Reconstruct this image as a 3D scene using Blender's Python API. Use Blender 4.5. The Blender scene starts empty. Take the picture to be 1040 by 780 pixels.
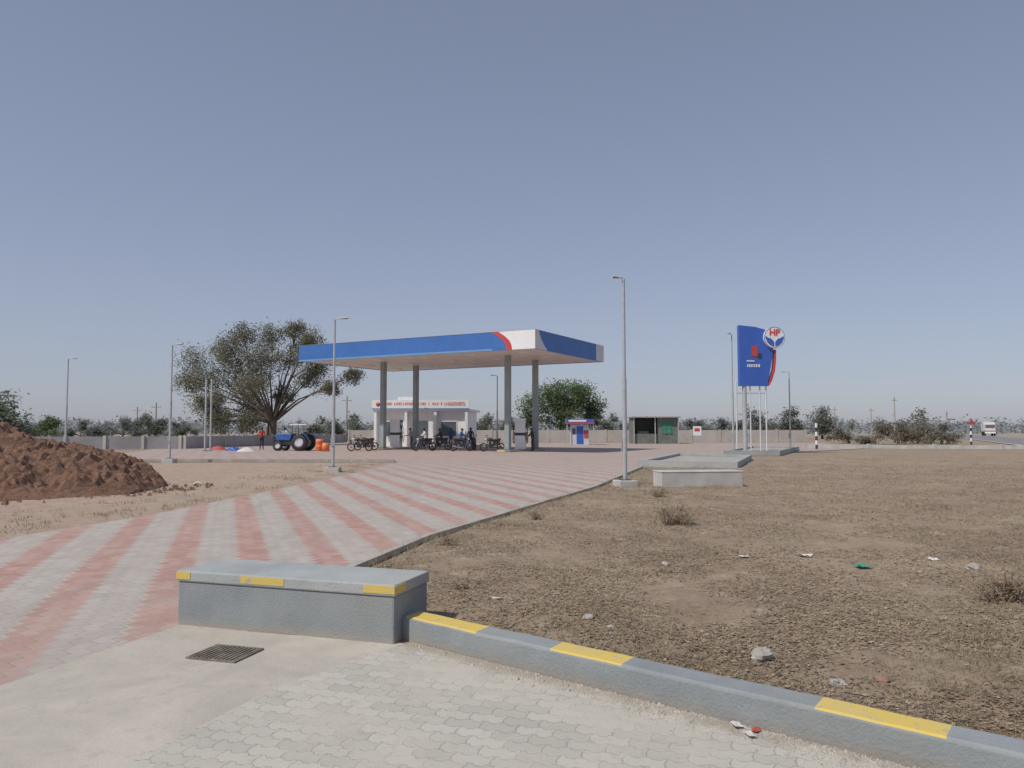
import bpy, math, random
from mathutils import Vector, Matrix, noise
R=math.radians; random.seed(7); PI=math.pi
SC=bpy.context.scene; COL=SC.collection
F=785.0; PT=math.atan(46/785); cP,sP=math.cos(PT),math.sin(PT); CH=1.6
def ray(px,py):
    dx=(px-520)/F; dy=(390-py)/F
    return Vector((dx, cP-dy*sP, sP+dy*cP))
def G(px,py,z=0.0):
    r=ray(px,py); t=(z-CH)/r.z
    return Vector((r.x*t, r.y*t, z))
def XW(px,Y): return (px-520)/F*Y*cP
def HZ(py,Y):
    r=ray(520,py); return CH+r.z*Y/r.y

# ---------------------------------------------------------------- materials
class NB:
    def __init__(s,name):
        s.m=bpy.data.materials.new(name); s.m.use_nodes=True; s.t=s.m.node_tree; s.t.nodes.clear()
        s.out=s.n('ShaderNodeOutputMaterial'); s.b=s.n('ShaderNodeBsdfPrincipled'); s.l(s.b.outputs[0],s.out.inputs[0])
    def n(s,ty,**k):
        x=s.t.nodes.new(ty)
        for a,v in k.items(): setattr(x,a,v)
        return x
    def l(s,a,b): s.t.links.new(a,b)
    def put(s,sock,v):
        if hasattr(v,'is_output'): s.l(v,sock)
        else: sock.default_value=v
    def math(s,op,a,b=0.0,c=None):
        x=s.n('ShaderNodeMath',operation=op); s.put(x.inputs[0],a); s.put(x.inputs[1],b)
        if c is not None: s.put(x.inputs[2],c)
        return x.outputs[0]
    def mix(s,f,a,b,blend='MIX'):
        x=s.n('ShaderNodeMix',data_type='RGBA',blend_type=blend); s.put(x.inputs[0],f)
        s.put(x.inputs[6],rgba(a)); s.put(x.inputs[7],rgba(b)); return x.outputs[2]
    def noise(s,co,scale,detail=5,rough=.6,dist=0):
        x=s.n('ShaderNodeTexNoise'); s.l(co,x.inputs['Vector']); x.inputs['Scale'].default_value=scale
        x.inputs['Detail'].default_value=detail; x.inputs['Roughness'].default_value=rough; x.inputs['Distortion'].default_value=dist
        return x.outputs[0]
    def ramp(s,f,stops):
        x=s.n('ShaderNodeValToRGB'); s.l(f,x.inputs[0]); e=x.color_ramp.elements
        while len(e)<len(stops): e.new(.5)
        for i,(p,c) in enumerate(stops):
            e[i].position=p; e[i].color=rgba(c) if not isinstance(c,float) else (c,c,c,1)
        return x.outputs[0]
    def smooth(s,f,a,b):
        x=s.n('ShaderNodeMapRange',interpolation_type='SMOOTHSTEP'); s.put(x.inputs[0],f); x.inputs[1].default_value=a; x.inputs[2].default_value=b
        return x.outputs[0]
    def bump(s,h,strength=.3,dist=.02):
        x=s.n('ShaderNodeBump'); s.l(h,x.inputs['Height']); x.inputs['Strength'].default_value=strength; x.inputs['Distance'].default_value=dist
        s.l(x.outputs[0],s.b.inputs['Normal'])
    def pos(s,obj=False):
        if obj: return s.n('ShaderNodeTexCoord').outputs['Object']
        return s.n('ShaderNodeNewGeometry').outputs['Position']
def rgba(c):
    if hasattr(c,'is_output'): return c
    return (c[0],c[1],c[2],1)
def sc(c,k): return tuple(min(1,x*k) for x in c)
def mat(name,col,var=.15,scale=4,rough=.75,metal=0,bump=.15,fine=60,dust=None,world=False,base=None):
    b=NB(name); co=b.pos(not world)
    n1=b.noise(co,scale,6,.65); n2=b.noise(co,fine,3,.6)
    c=b.mix(b.smooth(n1,.3,.7),sc(col,1-var),sc(col,1+var))
    c=b.mix(b.math('MULTIPLY',b.smooth(n2,.35,.7),var),c,sc(col,.6))
    if dust:
        n3=b.noise(co,scale*.4,5,.7); c=b.mix(b.math('MULTIPLY',b.smooth(n3,.45,.75),.6),c,dust)
    if base:
        z=b.n('ShaderNodeSeparateXYZ'); b.l(b.pos(),z.inputs[0]); n4=b.noise(co,5,6,.75)
        c=b.mix(b.math('MULTIPLY',b.smooth(b.math('ADD',z.outputs[2],b.math('MULTIPLY',n4,.16)),.17,.07),.8),c,base)
        n5=b.noise(co,11,6,.8); c=b.mix(b.math('MULTIPLY',b.smooth(n5,.64,.70),.5),c,(.40,.38,.34))
    b.l(c,b.b.inputs['Base Color']); b.b.inputs['Roughness'].default_value=rough; b.b.inputs['Metallic'].default_value=metal
    if bump: b.bump(n2,bump,.01)
    return b.m
def leafmat(name,cols,trans=.25):
    b=NB(name); g=b.n('ShaderNodeNewGeometry'); rnd=g.outputs['Random Per Island']
    nz=b.noise(g.outputs['Position'],.35,2)
    f=b.math('ADD',b.math('MULTIPLY',rnd,.5),b.math('MULTIPLY',nz,.5))
    k=len(cols); c=b.ramp(f,[(.2+.6*i/(k-1),cols[i]) for i in range(k)])
    b.l(c,b.b.inputs['Base Color']); b.b.inputs['Roughness'].default_value=.9
    if trans:
        t=b.n('ShaderNodeBsdfTranslucent'); b.l(c,t.inputs[0]); m=b.n('ShaderNodeMixShader'); m.inputs[0].default_value=trans
        b.l(b.b.outputs[0],m.inputs[1]); b.l(t.outputs[0],m.inputs[2]); b.l(m.outputs[0],b.out.inputs[0])
    return b.m
M={}
M['conc']=mat('concrete',(.40,.375,.335),.18,2,.9,0,.4,40,(.33,.28,.22))
M['white_conc']=mat('whitewashed_concrete',(.50,.49,.465),.15,1.5,.9,0,.3,40,(.40,.37,.33))
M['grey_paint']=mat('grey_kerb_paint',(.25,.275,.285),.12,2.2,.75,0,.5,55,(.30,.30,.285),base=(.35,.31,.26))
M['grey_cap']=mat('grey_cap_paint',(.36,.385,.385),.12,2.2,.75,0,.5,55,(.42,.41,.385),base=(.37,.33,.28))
def yellow():
    b=NB('yellow_worn_paint'); co=b.pos(True); n1=b.noise(co,14,6,.75); n2=b.noise(co,70,3); n3=b.noise(co,4,5,.7)
    c=b.mix(b.smooth(n3,.4,.7),(.68,.49,.10),(.60,.47,.17))
    c=b.mix(b.smooth(n1,.57,.66),c,(.36,.36,.33)); c=b.mix(b.math('MULTIPLY',n2,.35),c,(.45,.36,.15))
    b.l(c,b.b.inputs['Base Color']); b.b.inputs['Roughness'].default_value=.8; b.bump(n2,.3,.01); return b.m
M['yellow']=yellow()
M['galv']=mat('galvanised_steel',(.48,.50,.51),.1,6,.5,.3,.05)
M['pole_grey']=mat('grey_pole_paint',(.38,.40,.41),.1,3,.5,.2,.05)
M['column']=mat('canopy_column_paint',(.29,.34,.335),.1,1,.5,0,.05)
M['blue']=mat('canopy_blue',(.05,.16,.46),.08,.5,.5,0,.0,8)
M['blue_lite']=mat('sign_blue',(.05,.13,.50),.06,.8,.45,0,0,8)
M['blue_edge']=mat('light_blue_edge',(.16,.32,.56),.06,.8,.45,0,0,8)
M['red']=mat('red_panel',(.56,.07,.07),.08,1,.45,0,0,8)
M['white']=mat('white_panel',(.80,.80,.80),.04,.8,.5,0,0,10)
M['silver']=mat('silver_panel',(.62,.63,.66),.08,.8,.5,0,0,10)
M['soffit']=mat('canopy_soffit',(.78,.70,.65),.06,.6,.5,0,0,10)
M['cream']=mat('cream_wall',(.47,.435,.395),.12,.6,.85,0,.2,8,(.40,.36,.32))  # cream kept pale, distance haze is included in the colour
M['wallgrey']=mat('grey_wall',(.36,.355,.37),.15,.6,.85,0,.2,8,(.40,.36,.32))  # grey kept pale, haze of the distance is in the tone
M['plaster']=mat('white_plaster',(.82,.81,.80),.04,.8,.8,0,.1,8)
M['black']=mat('black_rubber',(.035,.035,.038),.2,8,.7,0,.1)
M['dark']=mat('dark_metal',(.07,.07,.075),.2,6,.45,.3,.1)
M['glass']=mat('dark_glass',(.11,.13,.155),.1,2,.12,0,0)
M['hut_wall']=mat('hut_wall_paint',(.17,.185,.16),.2,2,.8)  # the hut walls' own muted grey green
M['green_cloth']=mat('green_banner',(.06,.22,.155),.2,2,.8)
M['orange']=mat('orange_plastic',(.72,.21,.08),.1,4,.5)
M['tractor_blue']=mat('tractor_blue',(.05,.12,.36),.15,4,.4)
M['truck_pale']=mat('faded_truck_paint',(.66,.64,.62),.1,2,.6)
M['truck_red']=mat('dusty_red_truck_paint',(.42,.24,.20),.1,2,.6)
M['skin']=mat('brown_skin',(.22,.115,.07),.1,8,.6,0,0)
M['hair']=mat('black_hair',(.012,.01,.01),.1,20,.7)
for k,c in dict(shirt_white=(.6,.6,.58),shirt_blue=(.06,.12,.3),shirt_red=(.5,.04,.03),shirt_dark=(.05,.05,.06),shirt_check=(.25,.28,.33),jeans=(.04,.055,.10),trouser=(.07,.06,.055),khaki=(.28,.22,.14)).items():
    M[k]=mat(k+'_cloth',c,.15,6,.9)
M['rock']=mat('pale_stone',(.42,.39,.35),.25,8,.95,0,.6,40)
M['brickrock']=mat('red_stone',(.35,.20,.15),.25,8,.95,0,.6,40)
M['paper']=mat('paper_scrap',(.62,.60,.57),.1,8,.9)
M['greenplastic']=mat('green_plastic_scrap',(.03,.35,.2),.1,8,.5)
M['redscrap']=mat('red_wrapper',(.45,.08,.06),.3,20,.6)
M['bark']=mat('bark',(.16,.13,.105),.3,6,.95,0,.6,20)
M['twig']=mat('dry_twig',(.30,.225,.16),.3,10,.95)
M['leaf_big']=leafmat('neem_leaf',[(.185,.19,.13),(.21,.21,.145),(.24,.23,.16),(.275,.25,.175)],.5)
M['leaf_green']=leafmat('green_leaf',[(.13,.19,.085),(.155,.22,.10),(.185,.245,.12),(.22,.26,.15)],.5)
M['leaf_haze']=leafmat('haze_tinted_leaf',[(.205,.235,.20),(.225,.25,.21),(.25,.265,.225),(.275,.28,.24)],.45)  # paler, greyer green: distance haze put into the leaf colour
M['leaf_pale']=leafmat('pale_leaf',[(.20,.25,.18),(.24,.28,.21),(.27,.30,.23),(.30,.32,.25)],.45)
M['leaf_brown']=leafmat('tan_shrub_leaf',[(.24,.225,.17),(.27,.24,.185),(.29,.26,.20),(.26,.26,.20)],.45)  # tan lightened, so some haze is painted into the colour
M['leaf_far']=leafmat('far_haze_tinted_leaf',[(.25,.28,.30),(.28,.305,.32),(.30,.325,.335),(.33,.345,.35)],.4)  # the treeline's blue grey haze lies in this colour, not in the air
M['straw']=leafmat('dry_straw',[(.12,.08,.05),(.24,.175,.115),(.34,.265,.18),(.50,.42,.31)],.1)
M['weed']=leafmat('dry_weed',[(.19,.165,.10),(.27,.23,.145),(.35,.29,.19),(.42,.34,.23)],.25)
def m_ground():
    b=NB('dry_field_soil'); co=b.pos()
    a=b.n('ShaderNodeAttribute',attribute_name='red').outputs['Fac']
    n1=b.noise(co,.35,6,.65); n2=b.noise(co,2.2,7,.75); n3=b.noise(co,26,5,.75); n4=b.noise(co,110,3,.7); n6=b.noise(co,7,5,.7)
    fld=b.mix(b.smooth(n1,.35,.65),(.275,.205,.142),(.335,.26,.185))
    fld=b.mix(b.smooth(n2,.52,.68),fld,(.41,.33,.24)); fld=b.mix(b.math('MULTIPLY',b.smooth(n2,.49,.34),.75),fld,(.20,.14,.095))
    fld=b.mix(b.math('MULTIPLY',b.smooth(n6,.54,.66),.45),fld,(.20,.145,.10))
    drt=b.mix(b.smooth(n2,.35,.65),(.37,.265,.20),(.46,.355,.28)); drt=b.mix(b.math('MULTIPLY',b.smooth(n1,.5,.62),.5),drt,(.33,.275,.20))
    c=b.mix(a,fld,drt)
    c=b.mix(b.math('MULTIPLY',b.smooth(n3,.50,.36),.50),c,(.14,.098,.066)); c=b.mix(b.math('MULTIPLY',b.smooth(n4,.50,.68),.5),c,(.46,.38,.28))
    y=b.n('ShaderNodeSeparateXYZ'); b.l(co,y.inputs[0]); far=b.smooth(y.outputs[1],60,300); c=b.mix(b.math('MULTIPLY',far,.6),c,(.36,.34,.31))  # distance haze painted in: soil colour fades paler far out
    b.l(c,b.b.inputs['Base Color']); b.b.inputs['Roughness'].default_value=.95
    b.bump(b.math('ADD',b.math('MULTIPLY',n3,.8),b.math('MULTIPLY',n4,.5)),.6,.025); return b.m
def m_stripe():
    b=NB('striped_block_paving'); co=b.pos(); s_=b.n('ShaderNodeSeparateXYZ'); b.l(co,s_.inputs[0]); X,Y=s_.outputs[0],s_.outputs[1]
    s=b.math('ADD',b.math('MULTIPLY',X,.94),b.math('MULTIPLY',Y,.345)); t=b.math('ADD',b.math('MULTIPLY',X,-.345),b.math('MULTIPLY',Y,.94))
    jag=b.math('MULTIPLY',b.math('PINGPONG',t,.11),.7)
    s2=b.math('ADD',s,jag)
    f=b.math('FRACT',b.math('DIVIDE',b.math('ADD',s2,1.4+.185-.04+87),.87))
    pink=b.math('MULTIPLY',b.math('LESS_THAN',f,.42),1.0)
    js=b.math('PINGPONG',s2,.0725); jt=b.math('PINGPONG',b.math('ADD',t,b.math('MULTIPLY',b.math('FLOOR',b.math('DIVIDE',s2,.145)),.11)),.11)
    dj=b.math('MINIMUM',js,jt); joint=b.smooth(dj,.010,.002)
    n1=b.noise(co,.5,6,.6); n2=b.noise(co,3.5,6,.75); n3=b.noise(co,70,3)
    idv=b.n('ShaderNodeTexWhiteNoise',noise_dimensions='2D'); cv=b.n('ShaderNodeCombineXYZ')
    b.l(b.math('FLOOR',b.math('DIVIDE',s2,.145)),cv.inputs[0]); b.l(b.math('FLOOR',b.math('DIVIDE',t,.22)),cv.inputs[1]); b.l(cv.outputs[0],idv.inputs[0])
    vr=idv.outputs[0]
    gcol=b.mix(vr,(.40,.36,.325),(.48,.44,.40)); pcol=b.mix(vr,(.39,.215,.18),(.49,.30,.255))
    farf=b.smooth(Y,24,40)
    c=b.mix(pink,gcol,pcol)
    c=b.mix(b.math('MULTIPLY',farf,.72),c,(.40,.305,.27))
    c=b.mix(b.math('MULTIPLY',b.smooth(n1,.4,.7),.35),c,(.46,.40,.355))
    c=b.mix(b.math('MULTIPLY',b.smooth(n2,.48,.72),.45),c,(.48,.415,.36))
    mp=b.n('ShaderNodeCombineXYZ'); b.l(b.math('MULTIPLY',b.math('ADD',X,b.math('MULTIPLY',Y,.06)),1.6),mp.inputs[0]); b.l(b.math('MULTIPLY',Y,.08),mp.inputs[1])
    n5=b.noise(mp.outputs[0],1,4,.6); c=b.mix(b.math('MULTIPLY',b.smooth(n5,.52,.68),.28),c,(.32,.26,.225))
    near=b.smooth(Y,7.5,4); c=b.mix(b.math('MULTIPLY',near,.35),c,(.41,.36,.32))
    c=b.mix(b.math('MULTIPLY',joint,.30),c,(.24,.20,.165)); c=b.mix(b.math('MULTIPLY',n3,.15),c,(.25,.22,.2))
    b.l(c,b.b.inputs['Base Color']); b.b.inputs['Roughness'].default_value=.9
    b.bump(b.math('SUBTRACT',b.math('MULTIPLY',n3,.3),joint),.35,.01); return b.m
def kerbdirt(b,X,Y,co,c,amt=.85):
    d=b.math('DIVIDE',b.math('SUBTRACT',5.30,b.math('ADD',b.math('MULTIPLY',X,.816),Y)),1.29)
    n=b.noise(co,3,6,.75); f=b.smooth(b.math('ADD',d,b.math('MULTIPLY',n,-.38)),.02,-.16)
    return b.mix(b.math('MULTIPLY',f,amt),c,(.33,.275,.215))
def m_paver():
    b=NB('interlocking_grey_pavers'); co=b.pos(); s_=b.n('ShaderNodeSeparateXYZ'); b.l(co,s_.inputs[0]); X,Y=s_.outputs[0],s_.outputs[1]
    ca,sa=math.cos(R(-17)),math.sin(R(-17))
    u=b.math('ADD',b.math('MULTIPLY',X,ca),b.math('MULTIPLY',Y,sa)); v=b.math('ADD',b.math('MULTIPLY',X,-sa),b.math('MULTIPLY',Y,ca))
    nw=b.noise(co,2.5,3); u=b.math('ADD',u,b.math('MULTIPLY',b.math('SUBTRACT',nw,.5),.03))
    L,W=.20,.105
    v2=b.math('ADD',v,b.math('MULTIPLY',b.smooth(b.math('PINGPONG',b.math('ADD',u,10),L/4),.019,.031),.020))
    row=b.math('FLOOR',b.math('DIVIDE',v2,W)); uo=b.math('ADD',u,b.math('MULTIPLY',row,L/2))
    u2=b.math('ADD',uo,b.math('MULTIPLY',b.math('PINGPONG',v2,W/2),.2))
    du=b.math('PINGPONG',u2,L/2); dv=b.math('PINGPONG',v2,W/2)
    n0=b.noise(co,30,4,.7); d=b.math('ADD',b.math('MINIMUM',du,dv),b.math('MULTIPLY',b.math('SUBTRACT',n0,.5),.014)); joint=b.smooth(d,.0085,-.001)
    cv=b.n('ShaderNodeCombineXYZ'); b.l(row,cv.inputs[0]); b.l(b.math('FLOOR',b.math('DIVIDE',u2,L)),cv.inputs[1])
    w=b.n('ShaderNodeTexWhiteNoise',noise_dimensions='2D'); b.l(cv.outputs[0],w.inputs[0])
    n1=b.noise(co,1.3,7,.75); n2=b.noise(co,9,5,.75); n3=b.noise(co,110,3)
    c=b.mix(w.outputs[0],(.42,.405,.355),(.52,.495,.435)); c=b.mix(b.math('MULTIPLY',b.smooth(n1,.4,.62),.65),c,(.53,.485,.415)); c=b.mix(b.math('MULTIPLY',b.smooth(n2,.52,.72),.5),c,(.37,.33,.275))
    jm=b.math('MULTIPLY',joint,b.smooth(n1,.66,.40)); c=b.mix(b.math('MULTIPLY',jm,.6),c,(.27,.235,.19)); c=b.mix(b.math('MULTIPLY',b.smooth(n3,.4,.7),.2),c,(.28,.26,.23))
    c=kerbdirt(b,X,Y,co,c)
    b.l(c,b.b.inputs['Base Color']); b.b.inputs['Roughness'].default_value=.92
    b.bump(b.math('SUBTRACT',b.math('MULTIPLY',n3,.35),b.math('MULTIPLY',jm,1.0)),.35,.01); return b.m
def m_apron():
    b=NB('dusty_concrete_apron'); co=b.pos(); n1=b.noise(co,.9,6,.65,.6); n2=b.noise(co,7,6,.7); n3=b.noise(co,120,3)
    c=b.mix(b.smooth(n1,.35,.65),(.42,.385,.335),(.53,.485,.42)); c=b.mix(b.math('MULTIPLY',b.smooth(n2,.5,.72),.5),c,(.36,.32,.265)); c=b.mix(b.math('MULTIPLY',b.smooth(n3,.45,.7),.25),c,(.26,.23,.2))
    b.l(c,b.b.inputs['Base Color']); b.b.inputs['Roughness'].default_value=.95; b.bump(b.math('ADD',n2,b.math('MULTIPLY',n3,.4)),.4,.01); return b.m
def m_mound():
    b=NB('red_soil_heap'); co=b.pos(); n1=b.noise(co,1.2,6,.7); n2=b.noise(co,7,6,.75); n3=b.noise(co,40,3)
    c=b.mix(b.smooth(n1,.35,.65),(.265,.145,.095),(.35,.205,.14)); c=b.mix(b.math('MULTIPLY',b.smooth(n2,.52,.7),.6),c,(.42,.275,.20)); c=b.mix(b.math('MULTIPLY',b.smooth(n2,.48,.3),.7),c,(.15,.08,.052))
    b.l(c,b.b.inputs['Base Color']); b.b.inputs['Roughness'].default_value=1; b.bump(b.math('ADD',n2,b.math('MULTIPLY',n3,.5)),1,.12); return b.m
M['ground']=m_ground(); M['stripe']=m_stripe(); M['paver']=m_paver(); M['apron']=m_apron(); M['mound']=m_mound()
M['asphalt']=mat('asphalt',(.22,.215,.215),.15,.5,.9,0,.2,20,None,True)

# ---------------------------------------------------------------- mesh builder
class MB:
    def __init__(s): s.v=[]; s.f=[]; s.m=[]; s.s=[]
    def add(s,vs,fs,m=0,sm=False):
        o=len(s.v); s.v+= [tuple(v) for v in vs]
        for f in fs: s.f.append([o+i for i in f]); s.m.append(m); s.s.append(sm)
        return s
    def box(s,x0,y0,z0,x1,y1,z1,m=0):
        vs=[(x0,y0,z0),(x1,y0,z0),(x1,y1,z0),(x0,y1,z0),(x0,y0,z1),(x1,y0,z1),(x1,y1,z1),(x0,y1,z1)]
        return s.add(vs,[(3,2,1,0),(4,5,6,7),(0,1,5,4),(1,2,6,5),(2,3,7,6),(3,0,4,7)],m)
    def cbox(s,c,d,m=0,mt=None):
        i=len(s.v); s.box(c[0]-d[0]/2,c[1]-d[1]/2,c[2]-d[2]/2,c[0]+d[0]/2,c[1]+d[1]/2,c[2]+d[2]/2,m)
        if mt is not None:
            cc=Vector(c)
            for k in range(i,len(s.v)): s.v[k]=tuple(cc+mt@(Vector(s.v[k])-cc))
        return s
    def tube(s,pts,rad,n=8,m=0,cap=True,sm=True):
        pts=[Vector(p) for p in pts]
        if not hasattr(rad,'__len__'): rad=[rad]*len(pts)
        rings=[]; up=None
        for i,p in enumerate(pts):
            d=(pts[min(i+1,len(pts)-1)]-pts[max(i-1,0)])
            if d.length<1e-6: d=Vector((0,0,1))
            d.normalize()
            if up is None: up=d.orthogonal().normalized()
            else:
                up=(up-d*up.dot(d)); up=up.normalized() if up.length>1e-4 else d.orthogonal().normalized()
            w=d.cross(up); rings.append([p+(up*math.cos(2*PI*k/n)+w*math.sin(2*PI*k/n))*rad[i] for k in range(n)])
        vs=[q for r_ in rings for q in r_]; fs=[]
        for i in range(len(pts)-1):
            for k in range(n): fs.append((i*n+k,i*n+(k+1)%n,(i+1)*n+(k+1)%n,(i+1)*n+k))
        s.add(vs,fs,m,sm)
        if cap:
            s.add(rings[0],[tuple(range(n-1,-1,-1))],m); s.add(rings[-1],[tuple(range(n))],m)
        return s
    def lathe(s,prof,c=(0,0,0),axis='Z',n=20,m=0,sm=True):
        vs=[];c=Vector(c)
        for (r,h) in prof:
            for k in range(n):
                a=2*PI*k/n; x,y=r*math.cos(a),r*math.sin(a)
                vs.append(c+(Vector((x,y,h)) if axis=='Z' else Vector((x,h,y)) if axis=='Y' else Vector((h,x,y))))
        fs=[]
        for i in range(len(prof)-1):
            for k in range(n): fs.append((i*n+k,i*n+(k+1)%n,(i+1)*n+(k+1)%n,(i+1)*n+k))
        return s.add(vs,fs,m,sm)
    def prism(s,pts,z0,z1,m=0):
        n=len(pts); vs=[(p[0],p[1],z0) for p in pts]+[(p[0],p[1],z1) for p in pts]
        return s.add(vs,[tuple(range(n-1,-1,-1)),tuple(range(n,2*n))]+[(k,(k+1)%n,n+(k+1)%n,n+k) for k in range(n)],m)
    def prismy(s,pts,y0,y1,m=0):
        n=len(pts); vs=[(p[0],y0,p[1]) for p in pts]+[(p[0],y1,p[1]) for p in pts]
        return s.add(vs,[tuple(range(n)),tuple(range(2*n-1,n-1,-1))]+[((k+1)%n,k,n+k,n+(k+1)%n) for k in range(n)],m)
    def prismx(s,pts,x0,x1,m=0):
        n=len(pts); vs=[(x0,p[0],p[1]) for p in pts]+[(x1,p[0],p[1]) for p in pts]
        return s.add(vs,[tuple(range(n)),tuple(range(2*n-1,n-1,-1))]+[((k+1)%n,k,n+k,n+(k+1)%n) for k in range(n)],m)
    def sweep(s,path,prof,closed=False,mf=None):
        P=[Vector((p[0],p[1],0)) for p in path]; n=len(P); rings=[]
        for i,p in enumerate(P):
            a=P[i-1] if (i>0 or closed) else None; b=P[(i+1)%n] if (i<n-1 or closed) else None
            d1=(p-a).normalized() if a is not None else (b-p).normalized(); d2=(b-p).normalized() if b is not None else d1
            n1=Vector((-d1.y,d1.x,0)); n2=Vector((-d2.y,d2.x,0)); w=(n1+n2).normalized(); k=1/max(.4,w.dot(n1))
            rings.append([p+w*(o*k)+Vector((0,0,z)) for o,z in prof])
        q=len(prof); segs=n if closed else n-1
        for i in range(segs):
            j=(i+1)%n
            for k in range(q-1):
                o=len(s.v); s.v+=[tuple(rings[i][k]),tuple(rings[j][k]),tuple(rings[j][k+1]),tuple(rings[i][k+1])]
                s.f.append([o,o+1,o+2,o+3]); s.m.append(mf(i,k) if mf else 0); s.s.append(False)
        if not closed:
            s.add(rings[0],[tuple(range(q))]); s.add(rings[-1],[tuple(range(q-1,-1,-1))])
        return s
    def build(s,name,mats,parent=None,loc=None,rz=0,bevel=0):
        me=bpy.data.meshes.new(name); me.from_pydata(s.v,[],s.f)
        if not isinstance(mats,(list,tuple)): mats=[mats]
        for x in mats: me.materials.append(M[x] if isinstance(x,str) else x)
        me.polygons.foreach_set('material_index',s.m); me.polygons.foreach_set('use_smooth',s.s); me.update()
        o=bpy.data.objects.new(name,me); COL.objects.link(o)
        if parent: o.parent=parent
        if loc is not None: o.location=loc
        if rz: o.rotation_euler=(0,0,rz)
        if bevel:
            b=o.modifiers.new('b','BEVEL'); b.width=bevel; b.segments=2; b.limit_method='ANGLE'
        return o
def tag(o,label=None,cat=None,group=None,kind=None):
    if label: o['label']=label
    if cat: o['category']=cat
    if group: o['group']=group
    if kind: o['kind']=kind
    return o
def thing(name,label,cat,loc=(0,0,0),rz=0,group=None):
    o=bpy.data.objects.new(name,None); COL.objects.link(o); o.location=loc; o.rotation_euler=(0,0,rz); o.empty_display_size=.1
    return tag(o,label,cat,group)
def copy_tree(o,parent=None):
    c=o.copy(); COL.objects.link(c)
    if parent: c.parent=parent
    for ch in list(o.children): copy_tree(ch,c)
    return c
def dup(o,loc,rz,label,scale=None):
    c=copy_tree(o); c.location=loc; c.rotation_euler=(0,0,rz); c['label']=label
    if scale: c.scale=(scale,)*3
    return c

# ---------------------------------------------------------------- ground
def interp(t,v):
    if v<=t[0][0]: return t[0][1]
    for (a,b),(c,d) in zip(t,t[1:]):
        if v<=c: return b+(d-b)*(v-a)/(c-a)
    return t[-1][1]
XB=[(2.0,4.2),(5.9,-.65),(6.5,-.8),(7.2,-1.9),(8.85,-1.75),(11.5,-1.2),(21.3,2.3),(36.9,6.8),(46,9.4)]
XL=[(3,-9),(8.2,-8.2),(11.3,-7.5),(14.4,-6.8),(24.6,-6.0),(37.6,-5.7)]
def ss(a,b,x):
    t=max(0,min(1,(x-a)/(b-a))); return t*t*(3-2*t)
def gz(x,y):
    z=-.03
    fade=ss(48,38,y)
    if y<48:
        m=ss(0,.3,x-interp(XB,y))*ss(1.5,2.5,y)
        if m>0:
            z+=m*fade*(.08+.045*noise.noise(Vector((x*.8,y*.8,0)))+.032*noise.noise(Vector((x*3.5,y*3.5,3)))+.012*noise.noise(Vector((x*13,y*13,7))))
    if y<37.5:
        m=ss(0,.5,interp(XL,y)-x)*ss(37.5,36.5,y)
        if m>0: z+=m*(.05+.05*noise.noise(Vector((x*.6,y*.6,9)))+.03*noise.noise(Vector((x*3,y*3,5))))
    return z
def axis(fine0,fine1,step,grow,end0,end1):
    a=[]; x=fine0
    while x<fine1: a.append(x); x+=step
    s_=step
    while x<end1: a.append(x); s_*=grow; x+=s_
    a.append(end1); x=fine0; s_=step; l=[]
    while True:
        s_*=grow; x-=s_
        if x<end0: l.append(end0); break
        l.append(x)
    return l[::-1]+a
xs=axis(-4,7,.06,1.04,-2500,2500); ys=axis(2.6,7,.06,1.017,-60,4000)
nx,ny=len(xs),len(ys); vv=[(x,y,gz(x,y)) for y in ys for x in xs]
ff=[(j*nx+i,j*nx+i+1,(j+1)*nx+i+1,(j+1)*nx+i) for j in range(ny-1) for i in range(nx-1)]
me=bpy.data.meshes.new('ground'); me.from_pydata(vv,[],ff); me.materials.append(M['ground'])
at_=me.attributes.new('red','FLOAT','POINT'); at_.data.foreach_set('value',[ss(0,2,-x-2)*ss(60,40,y) for x,y,z in vv])
me.polygons.foreach_set('use_smooth',[True]*len(ff)); me.update()
o=bpy.data.objects.new('ground',me); COL.objects.link(o); tag(o,kind='structure')

def sheet(name,pts,z,m):
    b=MB(); b.add([(p[0],p[1],z) for p in pts],[tuple(range(len(pts)))]); o=b.build(name,m); tag(o,kind='structure'); return o
sheet('driveway',[(-9.4,1),(4.6,1),(4.2,2),(-.6,5.9),(-.75,6.5),(-1.95,7.2),(-1.9,8.85),(-1.3,11.5),(2.2,21.3),(6.6,36.9),(7.0,38.3),(-5.6,38.3),(-5.6,32),(-5.95,24.6),(-6.8,14.4),(-7.5,11.3),(-8.2,8.2),(-9.4,5)],0.0,'stripe')
sheet('forecourt',[(-21,38.3),(7.0,38.3),(9.4,44),(15,50),(25,60),(36,72),(36,93),(-21,93),(-30,66),(-24,45)],.0,'stripe')
ga=G(0,697); gb=G(178,637); dv=(gb-ga).normalized(); ga2=ga-dv*3
sheet('concrete_apron',[(ga2.x,ga2.y),(gb.x,gb.y),(-.85,5.9),(4.2,1.75),(4,1)],.004,'apron')
pa=G(112,785); pb=G(285,697); pc=G(405,657); d=(pb-pa).normalized(); pa2=pa-d*2.5
sheet('block_pavement',[(pa2.x,pa2.y),(pa.x,pa.y),(pb.x,pb.y),(pc.x,pc.y),(-.75,5.9),(4.2,1.8),(3.8,1)],.008,'paver')
road=[(40,60),(50.5,78),(91,160),(176,340),(416,900),(900,2000)]
b=MB()
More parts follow.
